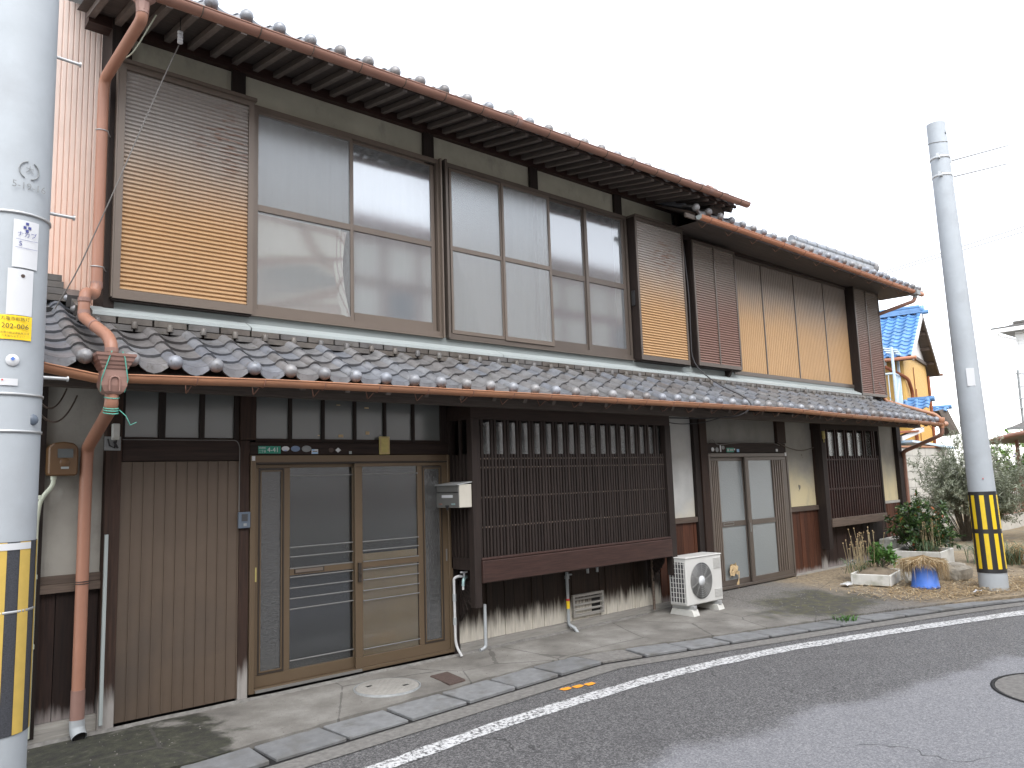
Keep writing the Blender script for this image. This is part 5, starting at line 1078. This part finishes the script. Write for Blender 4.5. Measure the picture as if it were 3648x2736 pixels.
def stalks(name, c, n, h0, h1, spread, mat, label, cat, r=.0035, heads=True, lean=.12, z0=.15, blades=0, bl=.3, bmat='lf_blade'):
    t = thing(name, (*c, z0), label, cat); m = MB(); hd = MB(); bd = MB()
    for i in range(n):
        p = Vector((c[0]+random.gauss(0, spread), c[1]+random.gauss(0, spread), z0)); h = random.uniform(h0, h1); e = p+Vector((random.gauss(0, lean)*h, random.gauss(0, lean)*h, h))
        m.tube([p, p.lerp(e, .5)+Vector((random.gauss(0, .01), 0, 0)), e], [r, r*.9, r*.7], 4)
        if heads: MB().lathe([(.0, -.01), (.009, -.006), (.010, .006), (.0, .012)], e, 5).bld('seed_head', M['straw'], t)
    if n: m.bld('stalks', M[mat], t)
    for i in range(blades):
        p = Vector((c[0]+random.gauss(0, spread*1.1), c[1]+random.gauss(0, spread*1.1), z0-.02)); a = random.uniform(0, 6.28); k = bl*random.uniform(.5, 1.2); d = Vector((math.cos(a), math.sin(a), 0)); s_ = Vector((-d.y, d.x, 0))*.006
        q = [p, p+d*k*.25+Vector((0, 0, k*.55)), p+d*k*.6+Vector((0, 0, k*.7)), p+d*k*.95+Vector((0, 0, k*.5))]
        bd.add([q[0]-s_, q[0]+s_, q[1]-s_, q[1]+s_, q[2]-s_*.8, q[2]+s_*.8, q[3]], [(0, 1, 3, 2), (2, 3, 5, 4), (4, 5, 6)], True)
    if blades: bd.bld('blades', M[bmat], t)
    return t
stalks('dry_stalks', (11.62, -.98), 42, .34, .66, .10, 'straw2', 'clump of tall dry stalks with seed heads in the low foam planter', 'plant', blades=60, bl=.28)
bush('leafy_plant', (11.72, -1.22, .2), (11.76, -1.22, .40), (.20, .18, .23), 16, 10, .075, .04, ['lf_green', 'lf_gloss2'], 'fresh green leafy plant in the low foam planter', 'plant', .006, twigs=4)
stalks('dry_stalks', (14.0, -1.03), 20, .30, .52, .09, 'straw2', 'sparse dry stalks in the large foam planter', 'plant', z0=.30, blades=70, bl=.22)
stalks('grass_clump', (14.85, -1.75), 0, .3, .4, .16, 'straw2', 'clump of blue-green grass blades behind the granite stone', 'plant', heads=False, z0=.02, blades=260, bl=.46)
stalks('grass_clump', (15.2, -1.95), 0, .3, .4, .14, 'straw2', 'clump of straw-coloured dead grass left of the striped pole', 'plant', heads=False, z0=.02, blades=240, bl=.44, bmat='straw')
stalks('weed', (8.97, -1.98), 0, .1, .1, .05, 'straw2', 'small green weed tuft growing by the kerb slabs', 'plant', heads=False, z0=-.055, blades=45, bl=.09, bmat='lf_green')
# blue bucket with dead grass
bk = MB().lathe([(.0, .345), (.138, .345), (.15, .325), (.183, .0), (.19, .0), (.19, .02)], (11.62, -1.86, .0), 28).bld('bucket', M['bucket']); tag(bk, 'blue plastic bucket upside down under dead grass', 'bucket')
dgm = MB(); random.seed(5)
for i in range(1500):
    dgm.m = random.choice((0, 0, 1, 2)); a = random.uniform(0, 6.28); r0 = abs(random.gauss(0, .09)); p = Vector((11.62+r0*math.cos(a), -1.86+r0*math.sin(a), .355+.07*max(0, 1-r0/.15)+random.uniform(0, .03)))
    fr_c = math.cos(a-3.53); ln = random.uniform(.02, .09) if fr_c > .45 else random.uniform(.08, .27); R1 = random.uniform(.14, .29); t_ = Vector((-math.sin(a), math.cos(a), 0))*random.gauss(0, .09)
    q1 = Vector((11.62+R1*math.cos(a), -1.86+R1*math.sin(a), .35+random.uniform(-.02, .05)))+t_; q2 = q1+Vector((math.cos(a)*.03, math.sin(a)*.03, -ln*1.3))+t_*.5
    s_ = rv()*.0032; dgm.add([p-s_, p+s_, q1-s_, q1+s_, q2], [(0, 1, 3, 2), (2, 3, 4)])
dgo = dgm.bld('dead_grass', [M['straw'], M['straw_b'], M['straw_c']]); tag(dgo, 'tangle of dead grass drooping over the blue bucket', 'dry grass')
# straw and litter on the ground
stw = MB(); random.seed(9)
for i in range(15000):
    x = random.uniform(10.3, 16.5); y = random.uniform(kf(x)+.08, min(-.7, kf(x)+2.1))
    d = math.exp(-((y-(kf(x)+.55))/.55)**2)*min(1, (x-10.2)/1.3)
    if random.random() > d: continue
    z = ground_z(x, y)+random.uniform(.004, .035); a = random.uniform(0, 6.28); l = random.uniform(.05, .16); e = Vector((math.cos(a)*l, math.sin(a)*l, random.uniform(-.004, .02))); s_ = Vector((-math.sin(a), math.cos(a), 0))*.0045
    p = Vector((x, y, z)); stw.m = random.choice((0, 0, 1, 2)); stw.add([p-s_, p+s_, p+e*.5+Vector((0, 0, .008))+s_, p+e*.5+Vector((0, 0, .008))-s_, p+e], [(0, 1, 2, 3), (3, 2, 4)])
so = stw.bld('straw_litter', [M['straw'], M['straw_b'], M['straw_c']]); so['kind'] = 'stuff'; so['label'] = 'loose straw strewn over the ground by the kerb'
pb = MB(); random.seed(31)
for i in range(1500):
    x = random.uniform(.9, 13); y = random.uniform(kf(x)+.02, -.12); z = ground_z(x, y); r = random.uniform(.003, .010)*(1.3 if x > 9 else .8)
    if x < 9 and random.random() < .6: continue
    pb.add([(x+r*math.cos(k*1.57+.4)*random.uniform(.7, 1.2), y+r*math.sin(k*1.57+.4)*random.uniform(.7, 1.2), z) for k in range(4)]+[(x, y, z+r*.9)], [(0, 1, 4), (1, 2, 4), (2, 3, 4), (3, 0, 4)])
M['grit'] = plain('grey_grit', (.15, .14, .125), .9, .3, 30); po = pb.bld('loose_gravel', M['grit']); po['kind'] = 'stuff'; po['label'] = 'scattered grit and small stones on the concrete'
def rock(name, c, r, label, mat, seed, cat):
    random.seed(seed); m = MB(); ph = [random.uniform(0, 6) for _ in range(9)]
    def f(u, v):
        n = Vector((math.cos(u)*math.sin(v), math.sin(u)*math.sin(v), math.cos(v))); k = 1+.10*math.sin(3*n.x+ph[0])+.08*math.sin(5*n.y+ph[1]+3*n.z)+.05*math.sin(9*n.x+7*n.y+ph[2])
        q = Vector([math.copysign(abs(t)**.55, t) for t in n]); return (c[0]+q.x*r[0]*k, c[1]+q.y*r[1]*k, c[2]+q.z*r[2]*k)
    m.grid(f, [2*math.pi*i/18 for i in range(19)], [math.pi*i/10 for i in range(11)], False); return tag(m.bld(name, M[mat], None), label, cat)
rock('granite_stone', (12.62, -1.90, .10), (.26, .17, .125), 'rough squared granite stone between the blue bucket and the striped pole', 'rock', 1, 'stone')
rock('field_stone', (13.30, -2.85, .06), (.34, .20, .14), 'long grey field stone right of the striped pole', 'rock', 2, 'stone')
rock('field_stone', (14.1, -3.1, .05), (.25, .25, .11), 'flat grey field stone at the right edge beyond the pole', 'rock', 4, 'stone')
rock('white_sack', (14.6, -2.45, .16), (.24, .16, .11), 'crumpled white sack lying on the stones right of the striped pole', 'foam', 3, 'sack')
def scrap(c, s_, label, seed):
    random.seed(seed); o = MB().grid(lambda u, v: (c[0]+u*s_, c[1]+v*s_*.7, c[2]+random.uniform(0, .03)), [-1, -.5, 0, .5, 1], [-1, -.4, .3, 1], False).bld('litter_scrap', M['white']); tag(o, label, 'litter')
scrap((11.0, -1.02, .035), .085, 'crumpled white wrapper on the concrete left of the low planter', 1); scrap((11.45, -2.58, .02), .055, 'small white crumpled paper on the straw near the kerb', 2)
o = MB().obox((11.25, -.95, .03), (.13, .02, 0), (-.012, .075, 0), (0, 0, .008)).bld('foam_slab', M['foam']); tag(o, 'flat broken foam slab beside the low planter', 'litter')
o = MB().obox((11.95, -1.52, .07), (.10, .07, .05), (-.03, .05, 0), (-.02, -.02, .03)).bld('foam_slab', M['foam']); tag(o, 'broken foam piece leaning on the low planter near the bucket', 'litter')
o = MB().tube(bend([(12.9, -.12, .06), (12.92, -.16, .16), (13.0, -.22, .17), (13.05, -.26, .03)], .06), .007, 6).bld('pipe_stub', M['pipe_grey']); tag(o, 'thin bent grey pipe at the foot of the right wall', 'pipe')
# ================================================================ behind and beyond
M['block'] = plain('pale_concrete_block', (.55, .53, .48), .9, .10, 5, bump=.3, rnd=.16, dirt=(.40, .385, .35)); M['conc'] = plain('old_concrete_post', (.30, .275, .24), .9, .25, 7, bump=.4)
bw = thing('block_wall', (20.2, 1.7, 0), 'pale concrete block garden wall behind the right corner of the house', 'wall')
blk = B(-.195, .195, -.06, .06, -.094, .094).mesh('block', M['block'], False)[0]
for r in range(11):
    for k in range(12): put('block', blk, (18.3+k*.40+(.20 if r % 2 else 0)*0, 1.75+random.uniform(-.003, .003), .10+r*.198), bw)
B(18.05, 22.9, 1.72, 1.78, 0, 2.19).bld('mortar', M['cement'], bw); B(18.0, 22.95, 1.66, 1.84, 2.195, 2.24).bld('coping', M['copper'], bw)
o = B(16.13, 16.28, .12, .27, -.05, 1.49).bld('concrete_post', M['conc'], None, bevel=.01); tag(o, 'stained old concrete post between the house corner and the block wall', 'post')
o = B(19.9, 30, .40, .52, -.05, .38).bld('low_wall', M['block']); tag(o, 'low pale concrete wall below the railing at the far right', 'wall')
fn = thing('railing', (24, .6, 0), 'thin brown railing beyond the low wall at the right', 'railing')
for k in range(46): B(21.5+k*.15, 21.515+k*.15, .60, .615, .3, 1.0).bld('bar', M['gutter_dark'], fn)
B(21.4, 28.5, .595, .62, 1.0, 1.04).bld('rail', M['gutter_dark'], fn); B(21.4, 28.5, .595, .62, .36, .39).bld('rail', M['gutter_dark'], fn)
cn = thing('canopy', (23.5, -.4, 0), 'brown curved carport canopy at the right edge', 'canopy')
MB().grid(lambda u, v: (22.3+v*5.2+.0*u, .75-u*1.6, 2.22+.14*math.sin(math.pi*u*.5)+.10*v+.14*math.sin(u*2.2)), [i/10 for i in range(11)], [0, .5, 1]).bld('roof_sheet', M['sash'], cn)
MB().tube([(22.3, .75-u*1.6, 2.20+.14*math.sin(math.pi*u*.5)+.14*math.sin(u*2.2)) for u in [i/10 for i in range(11)]], .055, 8).bld('edge_beam', M['gutter_dark'], cn)
for y in (.5, -.6): MB().tube([(24.5, y, 0), (24.5, y, 2.4)], .05, 8).bld('post', M['gutter_dark'], cn)
# ochre house with a glazed blue roof, turned a little from the street
M['ochre_wall'] = mk_rib('ochre_sheet_cladding', (.66, .38, .085), (.62, .40, .14), 2.5, 5.5); M['rust'] = plain('rust_streak', (.25, .08, .035), .8, .3, 12); M['eave_w'] = plain('pale_gable_board', (.60, .58, .56), .7, .06, 3)
OC = Vector((23.2, 2.8, 0)); OU = Vector((.975, .222, 0)); OV = Vector((-.222, .975, 0))
T = lambda a, b, z: OC+OU*a+OV*b+Vector((0, 0, z))
oh = thing('ochre_house', tuple(OC), 'ochre-walled two-storey house with a bright blue tiled roof beyond the right end', 'house')
WW, ZE, ZA = 4.2, 5.12, 6.48
def quad(nm, pts, mat, th=None):
    m = MB(); m.add(pts, [tuple(range(len(pts)))]); return m.bld(nm, M[mat], oh)
def cor(nm, A_, B_, z0, z1, mat, pitch=.16, d=.025):
    A_, B_ = Vector(A_), Vector(B_); n = int((B_-A_).length/pitch); nn = (B_-A_).normalized().cross(Vector((0, 0, 1))); m = MB(); vs = []
    for i in range(n):
        for k, dd in ((0, 0), (.1, d), (.85, d), (.95, 0)):
            p = A_.lerp(B_, (i+k)/n)+nn*dd; vs += [(p.x, p.y, z0), (p.x, p.y, z1)]
    vs += [(B_.x, B_.y, z0), (B_.x, B_.y, z1)]; m.add(vs, [(2*i, 2*i+2, 2*i+3, 2*i+1) for i in range(len(vs)//2-1)]); return m.bld(nm, M[mat], oh)
cor('front_wall', T(0, 0, 0), T(WW, 0, 0), 0, ZE-.05, 'ochre_wall'); cor('side_wall', T(0, 7, 0), T(0, 0, 0), 0, ZE-.05, 'ochre_wall', .22, .012)
MB().prism([T(0, -.03, ZE), T(WW, -.03, ZE), T(WW/2, -.03, ZA-.12)], OV*.05).bld('gable_board', M['eave_w'], oh)
MB().bar(T(-.05, -.07, ZE-.03), T(WW+.05, -.07, ZE-.03), .06, .10).bld('gable_beam', M['wood_eave'], oh)
MB().obox(T(WW/2, 3.6, 2.6), OU*(WW/2-.02), OV*3.4, (0, 0, 2.6)).bld('inner_block', M['wood_dark'], oh)
ov, sl_ = .45, (ZA-ZE)/(WW/2)
for sgn in (-1, 1):
    e = T(WW/2+sgn*(WW/2+ov), 0, ZE-ov*sl_); r_ = T(WW/2, 0, ZA)
    m = MB(); f0, f1 = OV*-.32, OV*7.4; th = Vector((0, 0, -.09)); m.add([e+f0, r_+f0, r_+f1, e+f1, e+f0+th, r_+f0+th, r_+f1+th, e+f1+th], [(0, 1, 2, 3), (7, 6, 5, 4), (0, 4, 5, 1), (0, 3, 7, 4)]); m.bld('roof_slope', M['wood_eave'], oh)
    MB().bar(e+OV*-.34+Vector((0, 0, -.04)), r_+OV*-.34+Vector((0, 0, -.04)), .05, .16).bld('barge_board', M['wood_eave'] if sgn > 0 else M['eave_w'], oh)
    for q in (.25, .5, .75): p = e.lerp(r_, q)+Vector((0, 0, -.13)); MB().bar(p+OV*-.30, p+OV*.0, .09, .10).bld('purlin_end', M['wood_ledge'], oh)
# blue tiles on the slope that faces the townhouse
e, r_ = T(-ov, 0, ZE-ov*sl_), T(WW/2, 0, ZA); sv = (r_-e); ln = sv.length; su = sv.normalized(); nrm = OV.cross(su)*-1
if nrm.z < 0: nrm = -nrm
rows, pw = 12, .285
def btile():
    m = MB(); pf = [(0, .0), (.14, .045), (.30, .05), (.46, .012), (.66, -.012), (.86, -.004), (1.02, .012)]; L = ln/rows*1.12
    t0 = [OV*(a*pw)+nrm*(h+.045) for a, h in pf]; t1 = [OV*(a*pw)+nrm*(h+.012)+su*L for a, h in pf]; b0 = [p-nrm*.035 for p in t0]; k = len(pf)
    m.add(t0+t1, [(i, i+1, k+i+1, k+i) for i in range(k-1)], True); m.add(b0+t0, [(i, i+1, k+i+1, k+i) for i in range(k-1)]); return m.mesh('roof_tile', M['tile_blue'], False)[0]
bt = btile(); rs = oh
for c in range(10):
    for r in range(rows): put('roof_tile', bt, e+su*(ln*r/rows)+OV*(-.34+c*pw)+nrm*.0, oh)
for k in range(3): MB().bar(T(WW/2, -.36+.03*k, ZA+.05+k*.055), T(WW/2, 7.0, ZA+.05+k*.055), .28-.05*k, .048).bld('ridge_course', M['tile_blue'], oh)
MB().tube([T(WW/2, -.30, ZA+.23), T(WW/2, 7, ZA+.23)], .07, 10).bld('ridge_cap', M['tile_blue'], oh)
MB().lathe([(.0, -.06), (.13, -.05), (.13, .02), (.1, .05)], T(WW/2, -.36, ZA+.14), 12, 'y').bld('ridge_end', M['tile_blue'], oh); MB().tube([T(WW/2-.05, -.55, ZA+.03), T(WW/2-.05, -.2, ZA+.03)], .07, 10).bld('ridge_end', M['tile_blue'], oh)
MB().tube([T(-ov-.07, -.45, ZE-ov*sl_-.03), T(-ov-.07, 5, ZE-ov*sl_-.03)], .05, 10).bld('gutter', M['gutter_orange'], oh)
MB().tube([T(WW+ov+.06, -.45, ZE-ov*sl_-.05), T(WW+ov+.06, 4, ZE-ov*sl_-.05)], .05, 10).bld('gutter', M['gutter_dark'], oh)
MB().tube(bend([T(-ov-.07, .45, ZE-ov*sl_-.05), T(-ov-.07, .4, ZE-.5), T(.02, -.10, ZE-.85), T(.55, -.10, ZE-1.2), T(.58, -.1, 2.4)], .15), .05, 8).bld('downpipe', M['rust'], oh)
B(-.08, .08, -.08, .08, -.1, .1); MB().obox(T(-ov-.07, .45, ZE-ov*sl_-.10), (.09, 0, 0), (0, .09, 0), (0, 0, .10)).bld('outlet_box', M['grey_p'], oh)
MB().tube([T(WW+.06, -.06, ZE-.4), T(WW+.06, -.06, 1.0)], .05, 8).bld('downpipe', M['rust'], oh)
for a, z0, z1, w in ((1.55, 3.6, 4.75, .06), (1.75, 2.4, 4.1, .05), (3.2, 1.9, 2.4, .05), (2.4, 2.0, 2.2, .5), (1.0, 1.9, 2.3, .05)): MB().obox(T(a, -.04, (z0+z1)/2), OU*w/2, OV*.006, (0, 0, (z1-z0)/2)).bld('rust_streak', M['rust'], oh)
# balcony with pale blue frame
M['pale_blue'] = plain('pale_blue_painted_steel', (.50, .62, .72), .5, .08, 5)
bc = MB()
for a, b in ((-.9, .1), (-.9, 1.6), (-.12, .1)): bc.tube([T(a, b, 3.4), T(a, b, 5.1 if b < 1 else 4.4)], .04, 6)
for p, q in ((T(-.9, .1, 4.35), T(-.9, 1.6, 4.35)), (T(-.9, .1, 4.35), T(-.12, .1, 4.35)), (T(-.9, .1, 5.08), T(-.12, .1, 4.95)), (T(-.9, .1, 3.45), T(-.12, .1, 4.3)), (T(-.9, .1, 3.45), T(-.9, 1.6, 3.45))): bc.tube([p, q], .03, 6)
bcl = bc.bld('balcony_frame', M['pale_blue'], oh)
for k in range(7): MB().tube([T(-.9, .25+k*.2, 3.45), T(-.9, .25+k*.2, 4.35)], .014, 5).bld('baluster', M['pale_blue'], bcl)
for k in range(6): MB().tube([T(-.78+k*.12, .1, 3.5), T(-.78+k*.12, .1, 4.35)], .014, 5).bld('baluster', M['pale_blue'], bcl)
for k in range(4): MB().tube([T(-.85+k*.2, -.05, 5.0-.04*k), T(-.75+k*.2, .35, 5.12-.04*k)], .03, 5).bld('awning_slat', M['pale_blue'], bcl)
random.seed(12)
def blue_stack(c, cols, rows_, z, label):                             # tiled roof ends of the sheds in front
    t = thing('shed_roof', (c[0], c[1], 0), label, 'roof'); st_ = su*(ln/rows)*.8
    for r in range(rows_):
        for k in range(cols): put('roof_tile', bt, Vector((c[0], c[1], z))+st_*r+OV*(k*pw)+Vector((random.uniform(-.02, .02), random.uniform(-.02, .02), random.uniform(-.015, .015))), t)
    a_ = Vector((c[0], c[1], z))+st_*rows_; MB().tube([a_+OV*-.1, a_+OV*(cols*pw)], .08, 8).bld('ridge_cap', M['tile_blue'], t)
    return t
blue_stack((22.95, 2.1), 3, 3, 3.30, 'blue tiled shed roof just above the right end of the lower tiles')
blue_stack((28.95, 3.75), 3, 2, 3.55, 'blue tiled lean-to roof at the far side of the ochre house')
an = MB(); an.prism([(28.7, 3.95, 3.62), (29.05, 3.8, 3.70), (29.45, 3.6, 2.80), (29.15, 3.8, 2.75)], (.1, .3, 0)); o = an.bld('lean_to_gable', M['wood_eave']); tag(o, 'dark lean-to gable end to the right of the ochre house', 'roof')
sh = thing('rusty_shed', (21.0, 2.5, 0), 'low shed with a rusty red sheet roof under the right eaves', 'shed')
MB().obox((20.9, 2.6, 2.62), (.8, -.3, .05), (.1, .4, .02), (0, 0, .02)).bld('roof_sheet', M['rust'], sh); MB().obox((20.9, 2.7, 1.2), (.75, 0, 0), (0, .4, 0), (0, 0, 1.3)).bld('wall', M['pale_blue'], sh); MB().obox((21.5, 2.1, 2.58), (.35, -.15, .12), (.05, .1, 0), (0, 0, .06)).bld('fascia', M['eave_w'], sh)
MB().obox((21.9, 1.95, 2.28), (.75, -.25, -.10), (.06, .3, 0), (0, 0, .03)).bld('awning', M['pale_blue'], sh)
# white house and aerial at the far right
wh = thing('white_house', (40, 5, 0), 'overexposed white house with a tiled roof at the right edge', 'house'); M['siding'] = plain('white_siding', (.9, .9, .89), .7, .03, 2)
B(38.9, 47, -5, 4.2, 0, 7.5).bld('wall', M['siding'], wh)
for k in range(48): B(38.87, 38.9, -5, 4.2, .2+k*.15, .33+k*.15).bld('siding_board', M['siding'], wh)
MB().add([(38.2, 4.9, 7.62), (47.5, 4.9, 7.62), (43.5, .2, 9.6), (38.2, -5.5, 7.62), (43.5, -5.5, 9.6)], [(0, 1, 2), (0, 2, 4, 3)]).bld('roof', M['tile_ridge'], wh)
for k in range(7):
    q = k/7; MB().bar(Vector((38.2, 4.9, 7.66)).lerp(Vector((43.5, .2, 9.64)), q), Vector((38.2, -5.5, 7.66)).lerp(Vector((43.5, -5.5, 9.64)), q), .16, .10).bld('tile_course', M['tile_ridge'], wh)
MB().bar((38.15, 4.95, 7.55), (38.15, -5.5, 7.55), .12, .16).bld('gutter', M['siding'], wh)
MB().tube(bend([(38.3, 4.7, 7.45), (38.35, 4.6, 7.3), (38.84, 4.15, 7.15), (38.84, 4.12, .2)], .1), .05, 6).bld('downpipe', M['siding'], wh)
ae = thing('aerial_mast', (37, 3.9, 0), 'thin aerial mast in front of the white house', 'aerial')
MB().tube([(36.85, 3.70, 5.6), (37.15, 3.8, 3.0)], .05, 6).bld('mast', M['grey_p'], ae)
for z, l in ((5.45, .35), (4.9, .5), (4.4, .2), (4.0, .3)): MB().tube([(36.95-l, 3.72+l*.5, z), (36.95+l, 3.72-l*.5, z)], .025, 5).bld('element', M['grey_p'], ae)
gh = thing('dark_roofed_house', (33, 2.5, 0), 'small house with a dark tiled roof corner above the canopy', 'house')
B(32.3, 38, -5, 2.5, 0, 3.0).bld('wall', M['siding'], gh); MB().add([(31.9, 2.85, 3.0), (31.9, -5, 3.0), (34.4, -5, 4.3), (34.4, .5, 4.3)], [(0, 1, 2, 3)]).bld('roof', M['tile_ridge'], gh); MB().bar((31.88, 2.87, 2.98), (31.88, -5, 2.98), .1, .10).bld('gutter', M['grey_p'], gh)
# ================================================================ across the street (seen in the window glass)
M['red_frame'] = plain('red_brown_frame', (.20, .06, .05), .6, .1, 3); M['cream_wall'] = plain('cream_render', (.78, .76, .70), .85, .06, 1.5)
op = thing('facing_building', (8, -12, 0), 'cream building with red-brown framing across the street, mirrored in the windows', 'building')
B(-14, 34, -20, -12, -.1, 9.0).bld('wall', M['cream_wall'], op); MB().box(-14.5, 34.5, -20.5, -11.7, 9.0, 9.2).bld('roof_edge', M['red_frame'], op)
for z in (1.2, 2.9, 4.6, 6.0, 7.25, 8.55): B(-14, 34, -12.06, -11.98, z, z+.24).bld('frame_rail', M['red_frame'], op)
for k in range(40): B(-14+k*1.2, -13.8+k*1.2, -12.08, -11.98, 0, 9.0).bld('frame_post', M['red_frame'], op)
for k in range(39):
    if k % 4 == 1: B(-13.7+k*1.2, -12.9+k*1.2, -12.03, -11.97, 6.3, 7.2).bld('window', M['slate_p'], op)
